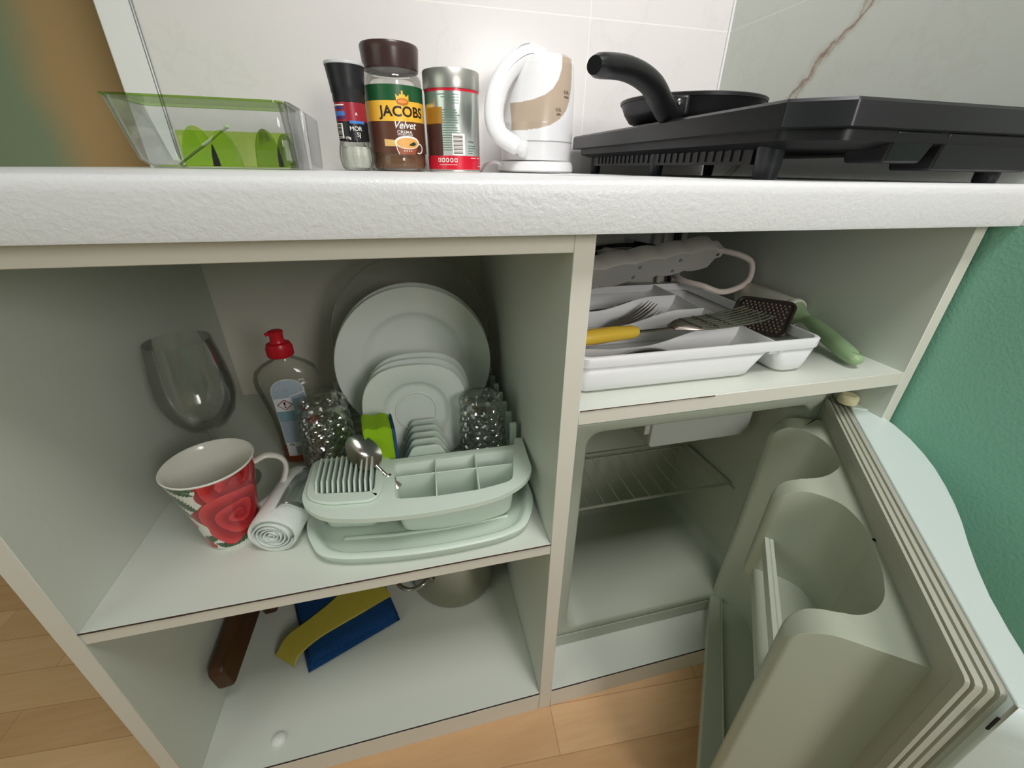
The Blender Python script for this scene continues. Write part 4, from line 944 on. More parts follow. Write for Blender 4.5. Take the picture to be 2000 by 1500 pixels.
# front unit: top plate with openings
ZT = 0.0655
front = [(-0.3005, 0.143, 0.01), (-0.3010, 0.066, 0.03), (-0.276, 0.0375, 0.03), (-0.24, 0.0270, 0.02), (-0.202, 0.0215, 0.02), (-0.16, 0.0190, 0.02), (-0.115, 0.0205, 0.02), (-0.075, 0.0265, 0.02), (-0.045, 0.042, 0.02), (-0.0275, 0.062, 0.02), (-0.0225, 0.137, 0.004), (-0.034, 0.137, 0.004), (-0.037, 0.122, 0.004), (-0.2035, 0.1255, 0.003), (-0.212, 0.143, 0.01)]
cad = [(-0.1990, 0.1165, 0.006), (-0.1960, 0.0490, 0.008), (-0.15, 0.0435, 0.02), (-0.0950, 0.0435, 0.02), (-0.0560, 0.0510, 0.010), (-0.0405, 0.1120, 0.010), (-0.0460, 0.1155, 0.006)]
slot = [(-0.2890, 0.1330, 0.008), (-0.2840, 0.0740, 0.008), (-0.2200, 0.0640, 0.008), (-0.2200, 0.1300, 0.008)]
fo, co, so = round_poly(R2(front), 0.01, 5), round_poly(R2(cad), 0.008, 5), round_poly(R2(slot), 0.008, 4)
bm = BM(); plate_holes(bm, fo, [co, so], ZT - 0.0065, ZT)
link_mesh('top_plate', bm, RK, rk, bevel=0.0022, seg=3, angle=30)
# raised lip around the slotted cup
lipo = round_poly(R2([(-0.2975, 0.1400, 0.01), (-0.2960, 0.0690, 0.02), (-0.270, 0.0535, 0.012), (-0.2200, 0.0480, 0.014), (-0.2105, 0.0640, 0.01), (-0.2120, 0.1375, 0.01)]), 0.012, 5)
bm = BM(); plate_holes(bm, lipo, [so], ZT + 0.0002, ZT + 0.0042); link_mesh('slotted_cup_rim', bm, RK, rk, bevel=0.0014, seg=2, angle=30)
for i in range(11):
    x = -0.2855 + 0.0061 * i; y0 = 0.0735 - 0.0009 * i; bm = BM()
    P_ = [(y0, ZT - 0.012), (y0 + 0.0005, ZT + 0.004), (y0 + 0.010, ZT + 0.0135), (0.1260, ZT + 0.0155), (0.1315, ZT + 0.004), (0.1315, ZT - 0.012)]
    rings(bm, [[Vector((xx - RX, y - RY, z)) for y, z in P_] for xx in (x, x + 0.0021)]); link_mesh('slot_fin', bm, RK, rk, bevel=0.0005, seg=1)
def cup(name, hole, zb, ins, thick=0.0018):
    cx_ = sum(p[0] for p in hole) / len(hole); cy_ = sum(p[1] for p in hole) / len(hole)
    def sh(k): return [Vector((cx_ + (x - cx_) * k, cy_ + (y - cy_) * k, 0)) for x, y in hole]
    rs = []
    for k, z in ((1.0, ZT - 0.003), (1 - ins * 0.55, zb + 0.012), (1 - ins * 0.8, zb + 0.003), (1 - ins * 1.3, zb)): rs.append([Vector((p.x, p.y, z)) for p in sh(k)])
    bm = BM(); rings(bm, rs, cap0=False); return link_mesh(name, bm, RK, rk, solid=thick, soff=1, angle=50)
cup('cutlery_cup', co, 0.0125, 0.08); cup('slotted_cup', so, 0.0115, 0.14)
def wall(name, a, b_, z0, z1, w=0.0016):
    a, b_ = Vector(a), Vector(b_); d = (b_ - a).normalized(); n_ = Vector((-d.y, d.x)) * w / 2; bm = BM()
    prism(bm, [(q.x - RX, q.y - RY) for q in (a + n_, b_ + n_, b_ - n_, a - n_)], z0, z1); return link_mesh(name, bm, RK, rk, bevel=0.0005, seg=1)
wall('cup_divider', (-0.1960, 0.0905), (-0.0480, 0.0845), 0.016, ZT - 0.0015)
wall('cup_divider', (-0.1465, 0.1150), (-0.1490, 0.0460), 0.016, ZT - 0.0015)
wall('cup_divider', (-0.0940, 0.1140), (-0.0985, 0.0450), 0.016, ZT - 0.0015)
# rear rack frame: side rails, floor bars, pegs and arches
def rbox(name, x0, x1, y0, y1, z0, z1, bev=0.0015):
    bm = BM(); box(bm, x0 - RX, x1 - RX, y0 - RY, y1 - RY, z0, z1); return link_mesh(name, bm, RK, rk, bevel=bev)
for (x0, x1) in ((-0.300, -0.288), (-0.038, -0.026)): rbox('side_rail', x0, x1, 0.136, 0.385, 0.022, 0.0355)
rbox('side_rail', -0.299, -0.027, 0.375, 0.387, 0.022, 0.040)
rbox('side_rail', -0.288, -0.038, 0.130, 0.142, 0.0165, 0.040)
for k in range(9): rbox('floor_bar', -0.288, -0.038, 0.158 + 0.024 * k, 0.163 + 0.024 * k, 0.0175, 0.0215, 0.001)
for (x0, x1) in ((-0.235, -0.229), (-0.100, -0.094)): rbox('floor_bar', x0, x1, 0.142, 0.375, 0.0165, 0.0200, 0.001)
for sx in (-0.0320, -0.2940):
    for k in range(3 if sx < -0.1 else 0, 8):
        y = 0.152 + 0.031 * k; bm = BM()
        o_ = [(y - RY - 0.0055, 0.030), (y - RY + 0.0055, 0.030), (y - RY + 0.0050, 0.077)] + [(y - RY + 0.0050 * cos(a), 0.077 + 0.0055 * sin(a)) for a in [pi * q / 8 for q in range(1, 8)]] + [(y - RY - 0.0050, 0.077)]
        rings(bm, [[Vector((xx - RX, yy, zz)) for yy, zz in o_] for xx in (sx - 0.0045, sx + 0.0045)])
        link_mesh('peg', bm, RK, rk, bevel=0.0012)
for k in range(5):
    y = 0.130 + 0.0165 * k; bm = BM()
    outer = [(-0.0335, 0.020), (-0.0335, 0.045), (-0.0185, 0.073), (-0.014, 0.0760), (0.014, 0.0760), (0.0185, 0.073), (0.0335, 0.045), (0.0335, 0.020)]
    inner = [(0.0300, 0.020), (0.0300, 0.044), (0.0165, 0.0695), (-0.0165, 0.0695), (-0.0300, 0.044), (-0.0300, 0.020)]
    sh = [(x + 0.009, z) for x, z in outer]
    rings(bm, [[Vector((x, yy - RY, z)) for x, z in sh] for yy in (y, y + 0.0045)])
    link_mesh('plate_arch', bm, RK, rk, bevel=0.0018)

# --- plates
CHINA = mat('white_china', (234, 241, 234), 0.16, coat=0.35)
def plate_obj(name, label, cat, r, c, tilt, squar=0.0, group=None, glass=False, well=0.66, yaw=0):
    root = thing(name, label, cat, c, (radians(90 - tilt), 0, radians(yaw)), group)
    # local z = plate normal towards the camera (-y)
    prof = [(0.0, 0.0), (r * 0.45, 0.0), (r * well * 0.92, 0.001), (r * well, 0.0060), (r * 0.86, 0.0115), (r * 0.98, 0.0145), (r, 0.0155), (r * 0.99, 0.0170), (r * 0.86, 0.0148), (r * (well + 0.03), 0.0118), (r * well, 0.0098), (r * well * 0.94, 0.0052), (r * well * 0.84, 0.0034), (0.0, 0.0030)]
    if glass: prof = [(0.0, 0.0), (r * 0.82, 0.0), (r * 0.90, 0.003), (r * 0.97, 0.010), (r, 0.0125), (r * 0.985, 0.0135), (r * 0.96, 0.0125), (r * 0.89, 0.007), (r * 0.80, 0.0040), (0, 0.0038)]
    n = 96; rs = []
    for rr, z in prof:
        ring = []
        for i in range(n):
            a = 2 * pi * i / n; k = 1.0
            if squar and rr > r * 0.5:
                p = 2 + squar * (rr / r - 0.5) * 2; k = (abs(cos(a)) ** p + abs(sin(a)) ** p) ** (-1 / p); k = 1 + (k - 1)
            ring.append(Vector((max(rr, 1e-5) * k * cos(a), max(rr, 1e-5) * k * sin(a), z)))
        rs.append(ring)
    bm = BM(); rings(bm, rs, False, False)
    bmesh.ops.remove_doubles(bm, verts=bm.verts[:], dist=2e-5)
    link_mesh('plate_body', bm, CG2 if glass else CHINA, root, angle=40)
    if glass:
        bm = BM(); tube(bm, [(r * cos(2 * pi * i / 96) * 0.998, r * sin(2 * pi * i / 96) * 0.998, 0.0128) for i in range(97)], 0.0016, 10, cap=False); link_mesh('plate_rim', bm, clear('glass_rim', (214, 216, 210), tint=1, gloss=2.0, edge=0.7, milk=0.25), root)
    return root
CG2 = clear('grey_glass_plate', (250, 250, 248), tint=1, gloss=0.8, edge=0.8, milk=0.14)
DP = 0.1195
plate_obj('dinner_plate', 'white dinner plate standing in the rack, front one of the pair in full view', 'plate', DP, (-0.1605, 0.292, 0.5085), 9, group='white dinner plates in the rack')
plate_obj('dinner_plate', 'white dinner plate in the rack, only its rim showing behind the front dinner plate', 'plate', DP, (-0.1600, 0.305, 0.5110), 9, group='white dinner plates in the rack')
plate_obj('glass_plate', 'large clear glass turntable plate standing behind the white dinner plates', 'plate', 0.1300, (-0.159, 0.366, 0.5300), 9, glass=True)
SR = 0.0745
for i, (yy, zz, lab) in enumerate(((0.214, 0.4640, 'white rounded-square saucer in the rack, foremost of the three, full face in view'), (0.229, 0.4670, 'white saucer in the rack, middle one of three, rim showing above the front saucer'), (0.243, 0.4700, 'white saucer in the rack, rearmost of three, leaning in front of the dinner plates'))):
    s_ = plate_obj('saucer', lab, 'saucer', SR, (-0.1650 + 0.0035 * i, yy, zz - 0.0005), 10, squar=0.7, group='saucers in the dish rack', well=0.62)
    bm = BM(); lathe(bm, [(0.0275, 0.0040), (0.0285, 0.0052), (0.0300, 0.0052), (0.0310, 0.0040)], 48); link_mesh('cup_ring', bm, CHINA, s_)

# --- crystal tumblers, upside down
m = clear('cut_crystal', (240, 242, 236), tint=1, gloss=1.6, edge=0.25, rough=0.04)
def tumbler(label, c, yaw, s=1.0, tilt=0):
    root = thing('crystal_tumbler', label, 'glass', c, (radians(tilt), 0, radians(yaw)), 'upturned crystal tumblers')
    bm = BM(); H = 0.088 * s; n, mrows = 96, 66
    def fn(u, v):
        a = 2 * pi * u; z = H * v; r = (0.0365 - 0.0065 * v) * s
        if 0.05 < v < 0.90:
            p = (a * 11 / (2 * pi) + v * 5.0); q = (a * 11 / (2 * pi) - v * 5.0)
            d = min(abs((p % 1) - 0.5), abs((q % 1) - 0.5)) * 2
            d1 = 1 - abs((p % 1) - 0.5) * 2; d2 = 1 - abs((q % 1) - 0.5) * 2
            r -= 0.0034 * s * max(d1 ** 2.5, d2 ** 2.5)
        return Vector((r * cos(a), r * sin(a), z))
    V = grid_surf(bm, fn, n, mrows, closed=True)
    top = [v[mrows] for v in V]
    # base (now on top): bevelled rim with a star dip
    prev = top
    for rr, zz in ((0.0285, 0.0905), (0.024, 0.0915), (0.020, 0.0895), (0.010, 0.0880)):
        ring = []
        for i in range(n):
            a = 2 * pi * i / n; k = 1 + (0.035 * cos(16 * a) if rr < 0.025 else 0)
            ring.append(bm.verts.new((rr * s * k * cos(a), rr * s * k * sin(a), zz * s)))
        for i in range(n): bm.faces.new((prev[i], prev[(i + 1) % n], ring[(i + 1) % n], ring[i]))
        prev = ring
    bm.faces.new(prev)
    # inside
    prev = [v[0] for v in V]
    for rr, zz in ((0.0345, -0.0006), (0.0330, 0.001), (0.0305, 0.03), (0.0275, 0.066), (0.0255, 0.072), (0.015, 0.0745)):
        ring = [bm.verts.new((rr * s * cos(2 * pi * i / n), rr * s * sin(2 * pi * i / n), zz * s)) for i in range(n)]
        for i in range(n): bm.faces.new((prev[i], ring[i], ring[(i + 1) % n], prev[(i + 1) % n]))
        prev = ring
    bm.faces.new(prev[::-1])
    link_mesh('cut_glass', bm, m, root, angle=12)
    return root
tumbler('crystal-cut tumbler upside down at the left of the rack, beside the soap bottle', (-0.2850, 0.182, 0.4160), 0, 1.04, -3)
tumbler('crystal-cut tumbler upside down at the right of the rack, by the cupboard divider', (-0.0735, 0.166, 0.4110), 14, 0.99, -6)

# --- sponge
sg = thing('sponge', 'lime green dish sponge with a blue scouring side, standing in the dish rack', 'sponge', (-0.2155, 0.150, 0.4200), (radians(-3), 0, radians(8)))
bm = BM(); n = 12
def spongebox(bm, x0, x1, y0, y1, z0, z1, wav):
    poly = []
    for i in range(13): poly.append((x0 + (x1 - x0) * i / 12, z1 + wav * sin(i * 0.9) - wav * i / 6))
    out = [(x0, z0)] ; rs = []
    for yy in (y0, (y0 + y1) / 2, y1): rs.append([Vector((x, yy, z)) for x, z in [(x1, z0), (x0, z0)] + poly])
    rings(bm, rs)
spongebox(bm, -0.019, 0.0165, -0.022, 0.022, 0, 0.071, 0.0016); link_mesh('green_foam', bm, mat('lime_sponge', (160, 208, 30), 0.9, bump=0.7, bscale=500, var=0.06, vscale=300), sg, bevel=0.0025)
bm = BM(); spongebox(bm, 0.0168, 0.0205, -0.021, 0.021, 0.001, 0.0665, 0.0008); link_mesh('scouring_pad', bm, mat('blue_scourer', (52, 96, 140), 0.95, bump=0.8, bscale=800, var=0.2, vscale=400), sg, bevel=0.001)
# --- steel spoons helper
STEEL = mat('polished_steel', (188, 184, 176), 0.16, metal=1.0, var=0.02)
STEELD = mat('darker_steel', (150, 142, 132), 0.22, metal=1.0, var=0.03)
def spoon_mesh(L=0.16, bl=0.056, bw=0.020, depth=0.007, th=0.0012):
    """bowl at the origin end pointing +x, handle towards -x; opens upwards"""
    bm = BM(); nu, nv = 24, 14
    def f(i, j, off):
        u = i / nu; v = (j / nv) * 2 - 1; x = bl * (u - 0.5)
        w = bw * sqrt(max(0, 1 - (abs(2 * u - 1.0)) ** 2.2)) * (1.0 - 0.12 * (u - 0.5)) + 0.0025 * (1 - u)
        z = -depth * max(0, (1 - (2 * u - 1) ** 2)) * (1 - v * v) - off
        return Vector((x, v * w, z))
    for off in (0, th):
        V = [[bm.verts.new(f(i, j, off)) for j in range(nv + 1)] for i in range(nu + 1)]
        for i in range(nu):
            for j in range(nv): bm.faces.new((V[i][j], V[i + 1][j], V[i + 1][j + 1], V[i][j + 1]))
        if off == 0: V0 = V
    for i in range(nu):
        for j in (0, nv): bm.faces.new((V0[i][j], V0[i + 1][j], V[i + 1][j], V[i][j]))
    tube(bm, spline([(-bl * 0.47, 0, -0.001), (-bl * 0.5 - 0.02, 0, 0.002), (-bl * 0.5 - (L - bl) * 0.5, 0, 0.004), (-bl * 0.5 - (L - bl), 0, 0.001)], 6), [0.0028, 0.0024, 0.0024, 0.0024] + [0.0026 + 0.0003 * k for k in range(15)], 10, flat=0.4)
    bmesh.ops.remove_doubles(bm, verts=bm.verts[:], dist=1e-6); return bm
s1 = link_mesh('spoon', spoon_mesh(0.088, 0.050, 0.0165, 0.0065), STEEL); s1.location = (-0.2330, 0.116, 0.4700); s1.rotation_euler = (radians(-24), radians(-40), radians(142))
tag(s1, 'steel spoon resting bowl-up between the slotted cup and the cutlery compartments of the rack', 'spoon')

# ------------------------------------------------------------------ bottom of the left bay
ZB = ZB1 + 0.0003
pot = thing('saucepan', 'stainless steel pot with a round wire handle in the lower right of the left bay', 'pot', (-0.1262, 0.250, ZB), (0, 0, radians(0)))
bm = BM(); lathe(bm, [(0.0, 0.0), (0.068, 0.0), (0.076, 0.003), (0.0795, 0.010), (0.0805, 0.018), (0.0805, 0.118), (0.083, 0.120), (0.0830, 0.1215), (0.0790, 0.1205), (0.0785, 0.02), (0.072, 0.004), (0, 0.003)], 72); link_mesh('pot_body', bm, mat('brushed_pot_steel', (176, 172, 158), 0.30, metal=1.0, var=0.06, vscale=3, stretch=(1, 1, 12)), pot)
for sgn, ang in ((1, radians(210)), (1, radians(30))):
    bm = BM(); hp = spline([(0.080, -0.034, 0.088), (0.092, -0.036, 0.086), (0.112, -0.026, 0.082), (0.120, 0.0, 0.080), (0.112, 0.026, 0.082), (0.092, 0.036, 0.086), (0.080, 0.034, 0.088)], 7)
    tube(bm, hp, 0.0036, 14); h = link_mesh('pot_handle', bm, STEEL, pot); h.rotation_euler = (0, 0, ang)
    for yy in (-0.034, 0.034):
        bm = BM(); lathe(bm, [(0.0085, -0.002), (0.0085, 0.0006), (0.006, 0.002), (0.0035, 0.004), (0, 0.0045)], 20, M=Matrix.Translation((0.0745 + 0.0005, yy, 0.088)) @ Matrix.Rotation(radians(90), 4, 'Y') @ Matrix.Diagonal((1.3, 1, 1, 1)), cap0=True); q = link_mesh('handle_mount', bm, STEELD, pot); q.rotation_euler = (0, 0, ang)

# --- folded cleaning cloth with yellow band
cl = thing('cleaning_cloth', 'folded dark blue cleaning cloth wrapped in a ribbed yellow band, on the cupboard floor', 'cloth', (-0.345, 0.205, ZB), (0, 0, 0))
BLUE = mat('blue_microfibre', (8, 62, 112), 0.95, bump=1.0, bscale=420, var=0.25, vscale=200)
YEL = mat('yellow_ribbed_band', (192, 178, 66), 0.8, bump=0.5, bscale=300, var=0.06, vscale=60, stretch=(6, 1, 1))
def slab(poly, zf, th_, edge=0.003):
    """thick soft sheet over polygon (4 corners, bilinear)"""
    bm = BM(); nu = nv = 22
    a, b_, c_, d_ = [Vector(p) for p in poly]
    def pt(i, j, top):
        u, v = i / nu, j / nv; p = a * (1 - u) * (1 - v) + b_ * u * (1 - v) + c_ * u * v + d_ * (1 - u) * v
        e = min(u, 1 - u, v, 1 - v); k = min(1, e / 0.08); k = sqrt(1 - (1 - k) ** 2)
        base = zf(u, v); return Vector((p.x, p.y, base + th_ / 2 + (th_ / 2 * k if top else -th_ / 2 * k) + 0.0006 * noise.noise(Vector((p.x * 90, p.y * 90, 3 if top else 9)))))
    T = [[bm.verts.new(pt(i, j, True)) for j in range(nv + 1)] for i in range(nu + 1)]; Bt = [[bm.verts.new(pt(i, j, False)) for j in range(nv + 1)] for i in range(nu + 1)]
    for i in range(nu):
        for j in range(nv): bm.faces.new((T[i][j], T[i + 1][j], T[i + 1][j + 1], T[i][j + 1])); bm.faces.new((Bt[i][j], Bt[i + 1][j], Bt[i + 1][j + 1], Bt[i][j + 1]))
    for i in range(nu):
        for j in (0, nv): bm.faces.new((T[i][j], T[i + 1][j], Bt[i + 1][j], Bt[i][j])); bm.faces.new((T[j][i], T[j][i + 1], Bt[j][i + 1], Bt[j][i]))
    return bm
CO = Vector((-0.345, 0.205))
def c2(x, y): return (x - CO.x, y - CO.y, 0)
link_mesh('folded_cloth', slab([c2(-0.378, 0.112), c2(-0.234, 0.170), c2(-0.288, 0.318), c2(-0.432, 0.262)], lambda u, v: 0.0005, 0.016), BLUE, cl)
link_mesh('upper_fold', slab([c2(-0.372, 0.118), c2(-0.236, 0.172), c2(-0.288, 0.312), c2(-0.430, 0.262)], lambda u, v: 0.0155, 0.012), BLUE, cl)
# yellow band across, wrapping down at the near left end
bm = BM(); n_ = 40; e1 = []; e2 = []
ctrlA = spline([c2(-0.437, 0.153)[:2] + (0.010,), c2(-0.420, 0.172)[:2] + (0.026,), c2(-0.385, 0.196)[:2] + (0.0285,), c2(-0.345, 0.232)[:2] + (0.0285,), c2(-0.300, 0.300)[:2] + (0.0285,)], 10)
ctrlB = spline([c2(-0.402, 0.126)[:2] + (0.010,), c2(-0.392, 0.134)[:2] + (0.026,), c2(-0.362, 0.156)[:2] + (0.0285,), c2(-0.305, 0.182)[:2] + (0.0285,), c2(-0.248, 0.208)[:2] + (0.0285,)], 10)
rs = []
for A_, B_ in zip(ctrlA, ctrlB):
    row = []
    for k in range(25):
        q = A_.lerp(B_, k / 24); q = q + Vector((0, 0, 0.0006 + 0.0005 * (k % 2))); row.append(q)
    rs.append(row + [p - Vector((0, 0, 0.0018)) for p in row[::-1]])
rings(bm, rs); link_mesh('yellow_band', bm, YEL, cl, angle=80)

# --- wooden knife block / beater at the left
WOOD = mat('dark_stained_wood', (74, 46, 22), 0.45, var=0.35, vscale=14, stretch=(9, 1.2, 9), bump=0.15, bscale=90)
wd = thing('cutting_board', 'dark wooden paddle board with a thick handle leaning on the left side of the cupboard', 'cutting board', (-0.4560, 0.240, ZB + 0.0004), (0, radians(-7.5), 0))
P_ = round_poly([(-0.155, 0.058, 0.012), (-0.155, 0.104, 0.014), (-0.002, 0.110, 0.01), (0.006, 0.150, 0.02), (0.21, 0.150, 0.02), (0.21, 0.0, 0.01), (0.0, 0.0, 0.01), (-0.002, 0.052, 0.01)], 0.01, 5)
bm = BM(); rings(bm, [[Vector((x, y, z)) for y, z in P_] for x in (0.0, -0.021)]); link_mesh('board', bm, WOOD, wd, bevel=0.004, seg=3, angle=60)
# ------------------------------------------------------------------ things on the upper right shelf
Z2 = ZS2T + 0.0003
TW = mat('tray_white_plastic', (236, 236, 236), 0.35, bump=0.03, bscale=500)
TX, TY = 0.16, 0.165
tr = thing('cutlery_tray', 'white plastic cutlery tray with wavy dividers on the upper right shelf', 'cutlery tray', (TX, TY, Z2))
HT = 0.0445
X0, X1, XD, Y0, Y1 = 0.008, 0.320, 0.2525, 0.0265, 0.305
def tp(z, ins): return [Vector((x - TX, y - TY, z)) for x, y in rrect(X0 + ins, X1 - ins, Y0 + ins, Y1 - ins, 0.012, 5)]
comps = [(X0, XD, Y0, 0.089), (X0, XD, 0.089, 0.163), (X0, XD, 0.163, 0.234), (X0, XD, 0.234, Y1), (XD, X1, Y0, Y1)]
holes = [rrect(a + (0.006 if a == X0 else 0.0022) - TX, b_ - (0.0045 if b_ == X1 else 0.0022) - TX, c_ + (0.0045 if c_ == Y0 else 0.0016) - TY, d_ - (0.0045 if d_ == Y1 else 0.0016) - TY, 0.007, 4) for a, b_, c_, d_ in comps]
outer = [(p.x, p.y) for p in tp(0, 0)]
# rim band
bm = BM(); rings(bm, [tp(HT - 0.0115, 0.0006), tp(HT - 0.001, 0.0), tp(HT, 0.001), tp(HT, 0.0042), tp(HT - 0.0115, 0.0050)], cap0=False, cap1=False); link_mesh('rim', bm, TW, tr, angle=50)
# compartments: floors, end walls and dividers
def wallpiece(name, x0, x1, y0, y1, z0, zf, taper=0.0):
    bm = BM(); n = 40; rs = []
    along_x = (x1 - x0) > (y1 - y0)
    for i in range(n + 1):
        t_ = i / n
        if along_x:
            x = x0 + (x1 - x0) * t_; z = zf(t_); c_ = (y0 + y1) / 2; w = (y1 - y0) / 2
            rs.append([Vector((x - TX, c_ - TY + k, zz)) for k, zz in ((-w - taper, z0), (-w, z - 0.001), (-w * 0.4, z), (w * 0.4, z), (w, z - 0.001), (w + taper, z0))])
        else:
            y = y0 + (y1 - y0) * t_; z = zf(t_); c_ = (x0 + x1) / 2; w = (x1 - x0) / 2
            rs.append([Vector((c_ - TX + k, y - TY, zz)) for k, zz in ((-w - taper, z0), (-w, z - 0.001), (-w * 0.4, z), (w * 0.4, z), (w, z - 0.001), (w + taper, z0))])
    rings(bm, rs); return link_mesh(name, bm, TW, tr, angle=50)
def dip(t_): return HT - 0.0190 + 0.0185 * (0.5 - 0.5 * cos(min(1, max(0, (t_ - 0.42) / 0.42)) * pi)) + 0.006 * max(0, 0.25 - t_) / 0.25
flat_ = lambda t_: HT - 0.0005
for y in (0.089, 0.163, 0.234): wallpiece('divider', X0 + 0.004, XD, y - 0.0012, y + 0.0012, 0.002, dip, 0.0045)
wallpiece('divider', XD - 0.0015, XD + 0.0015, Y0 + 0.003, Y1 - 0.003, HT - 0.016, flat_, 0.0045)
# tapering outer bowls (long side and narrow end), thin walled
for (a, b_) in ((X0 + 0.0006, XD - 0.0075), (XD + 0.0075, X1 - 0.0006)):
    def rg(z, i0, i1, iy): return [Vector((x - TX, y - TY, z)) for x, y in rrect(a + i0, b_ - i1, Y0 + 0.0006 + iy, Y1 - 0.0006 - iy, 0.012, 5)]
    lft = a < 0.1
    s0 = lambda k: 0.003 * k if lft else 0.010 * k
    s1 = lambda k: 0.016 * k if lft else 0.010 * k
    bm = BM(); rings(bm, [rg(HT - 0.010, 0, -0.006 if lft else 0, 0.0012) if lft else rg(HT - 0.010, -0.006, 0, 0.0012), rg(0.012, s0(0.7), s1(0.6), 0.0035), rg(0.004, s0(1), s1(0.85), 0.005), rg(0.0, s0(1.3), s1(1.2), 0.010)], cap0=False)
    link_mesh('bowl', bm, TW, tr, solid=0.0014, soff=-1, angle=50)

# --- cutlery in the tray
def place(o, loc, rot): o.location = loc; o.rotation_euler = [radians(a) for a in rot]; return o
def fork_mesh(L=0.19):
    bm = BM(); n = 4; w = 0.0042
    for k in range(n):
        y = (k - 1.5) * 0.0062
        tube(bm, spline([(0.0, y * 0.95, 0.001), (0.020, y, 0.0), (0.040, y * 1.0, 0.0035), (0.054, y * 0.96, 0.0085)], 5), [0.0019] * 10 + [0.0016, 0.0014, 0.0012, 0.0010, 0.0008, 0.0006], 8, flat=0.6)
    def rg(x, w_, z, h=0.0009): return [Vector((x, -w_, z - h)), Vector((x, w_, z - h)), Vector((x, w_, z + h)), Vector((x, -w_, z + h))]
    rings(bm, [rg(0.006, 0.0110, 0.001), rg(-0.004, 0.0112, 0.0014), rg(-0.016, 0.0085, 0.0015), rg(-0.026, 0.0038, 0.002), rg(-0.045, 0.0027, 0.004), rg(-0.09, 0.0032, 0.005), rg(-0.12, 0.0050, 0.003), rg(-(L - 0.054), 0.0058, 0.001)])
    return bm
f1 = tag(place(link_mesh('fork', fork_mesh(), STEELD), (0.150, 0.198, Z2 + 0.019), (0, -16, 14)), 'steel fork with raised tines in the white tray, upper one of two', 'fork', 'forks in the cutlery tray')
f2 = f1.copy(); COL.objects.link(f2); place(f2, (0.157, 0.187, Z2 + 0.0115), (4, -12, 9)); f2['label'] = 'steel fork lying underneath the raised fork in the white tray'
sp1 = tag(place(link_mesh('spoon', spoon_mesh(0.16, 0.060, 0.0195, 0.007), STEELD), (0.165, 0.262, Z2 + 0.0215), (-32, -10, 12)), 'steel spoon in the rearmost compartment of the white cutlery tray', 'spoon', 'spoons in the cutlery tray')
sp2 = sp1.copy(); COL.objects.link(sp2); place(sp2, (0.145, 0.262, Z2 + 0.011), (4, -4, 3)); sp2['label'] = 'steel spoon lying flat under the other spoon in the rearmost tray compartment'
sp3 = tag(place(link_mesh('serving_spoon', spoon_mesh(0.085, 0.060, 0.021, 0.007), STEEL), (0.066, 0.122, Z2 + 0.029), (180, -3, 5)), 'steel serving spoon turned bowl down behind the yellow turner handle', 'spoon')
sp4 = tag(place(link_mesh('ladle', spoon_mesh(0.125, 0.085, 0.025, 0.010), STEEL), (0.110, 0.066, Z2 + 0.020), (172, -2, 6)), 'steel ladle bowl lying under the yellow handled turner in the front compartment', 'ladle')
# --- slotted turner with a yellow handle, resting across the tray
tn = thing('slotted_turner', 'slotted wire turner with a thick yellow handle lying across the cutlery tray', 'turner', (0.0895, 0.064, Z2 + 0.0560), (0, radians(1.0), radians(8)))
bm = BM(); tube(bm, [(-0.086, 0, 0.0), (-0.082, 0, 0.0), (-0.06, 0, 0.0), (-0.03, 0, 0.0005), (-0.006, 0, 0.0), (0.0, 0, 0.0)], [0.006, 0.0085, 0.0094, 0.0092, 0.0082, 0.0060], 20, flat=0.92); link_mesh('yellow_handle', bm, mat('yellow_handle_plastic', (246, 204, 72), 0.32), tn)
bm = BM(); tube(bm, spline([(-0.004, 0, 0), (0.02, 0, -0.0008), (0.045, 0.0, -0.001), (0.058, 0, 0.0)], 5), 0.0030, 10, flat=0.5); link_mesh('shank', bm, STEELD, tn)
for k in range(8):
    y = (k - 3.5); bm = BM()
    tube(bm, spline([(0.050, y * 0.0018, 0.0), (0.075, y * 0.0052, 0.001), (0.120, y * 0.0062, 0.0012), (0.165, y * 0.0066, 0.004), (0.186, y * 0.0064, 0.0075)], 6), 0.0013, 8)
    link_mesh('tine', bm, mat('turner_wire_steel', (168, 158, 148), 0.30, metal=1.0), tn)
for x, hw, z in ((0.078, 0.019, 0.0022), (0.100, 0.0205, 0.0024), (0.122, 0.022, 0.0026)):
    bm = BM(); pts = [(x, -hw + 2 * hw * i / 24, z + 0.0007 * sin(i * pi)) for i in range(25)]; tube(bm, pts, 0.0009, 6); link_mesh('cross_wire', bm, STEEL, tn)
# --- grater
gt = thing('grater', 'small black flat grater with raised teeth, propped in the end compartment of the tray', 'grater', (0.2755, 0.1030, Z2 + 0.0120), (0, 0, 0))
GB = mat('grater_black', (58, 52, 48), 0.38, metal=0.3, var=0.04)
GO = Vector((0.2755, 0.1030, Z2 + 0.0120))
gBL, gBR, gTR, gTL = [Vector(q) - GO for q in ((0.2565, 0.1180, 0.5965), (0.2960, 0.0600, 0.6000), (0.3236, 0.0860, 0.6340), (0.2850, 0.1500, 0.6320))]
gx = (gBR - gBL).normalized(); gn = gx.cross(gTL - gBL).normalized(); gy = gn.cross(gx)
GW, GH = (gBR - gBL).length, (gTL - gBL).dot(gy)
GM = Matrix.Identity(4)
for i in range(3): GM[i][0] = gx[i]; GM[i][1] = gy[i]; GM[i][2] = gn[i]
GM.translation = gBL
bm = BM(); P_ = rrect(0, GW, 0, GH, 0.009, 5); rings(bm, [[GM @ Vector((x, y, z)) for x, y in P_] for z in (-0.0012, 0.0012)]); link_mesh('plate', bm, GB, gt, bevel=0.0005)
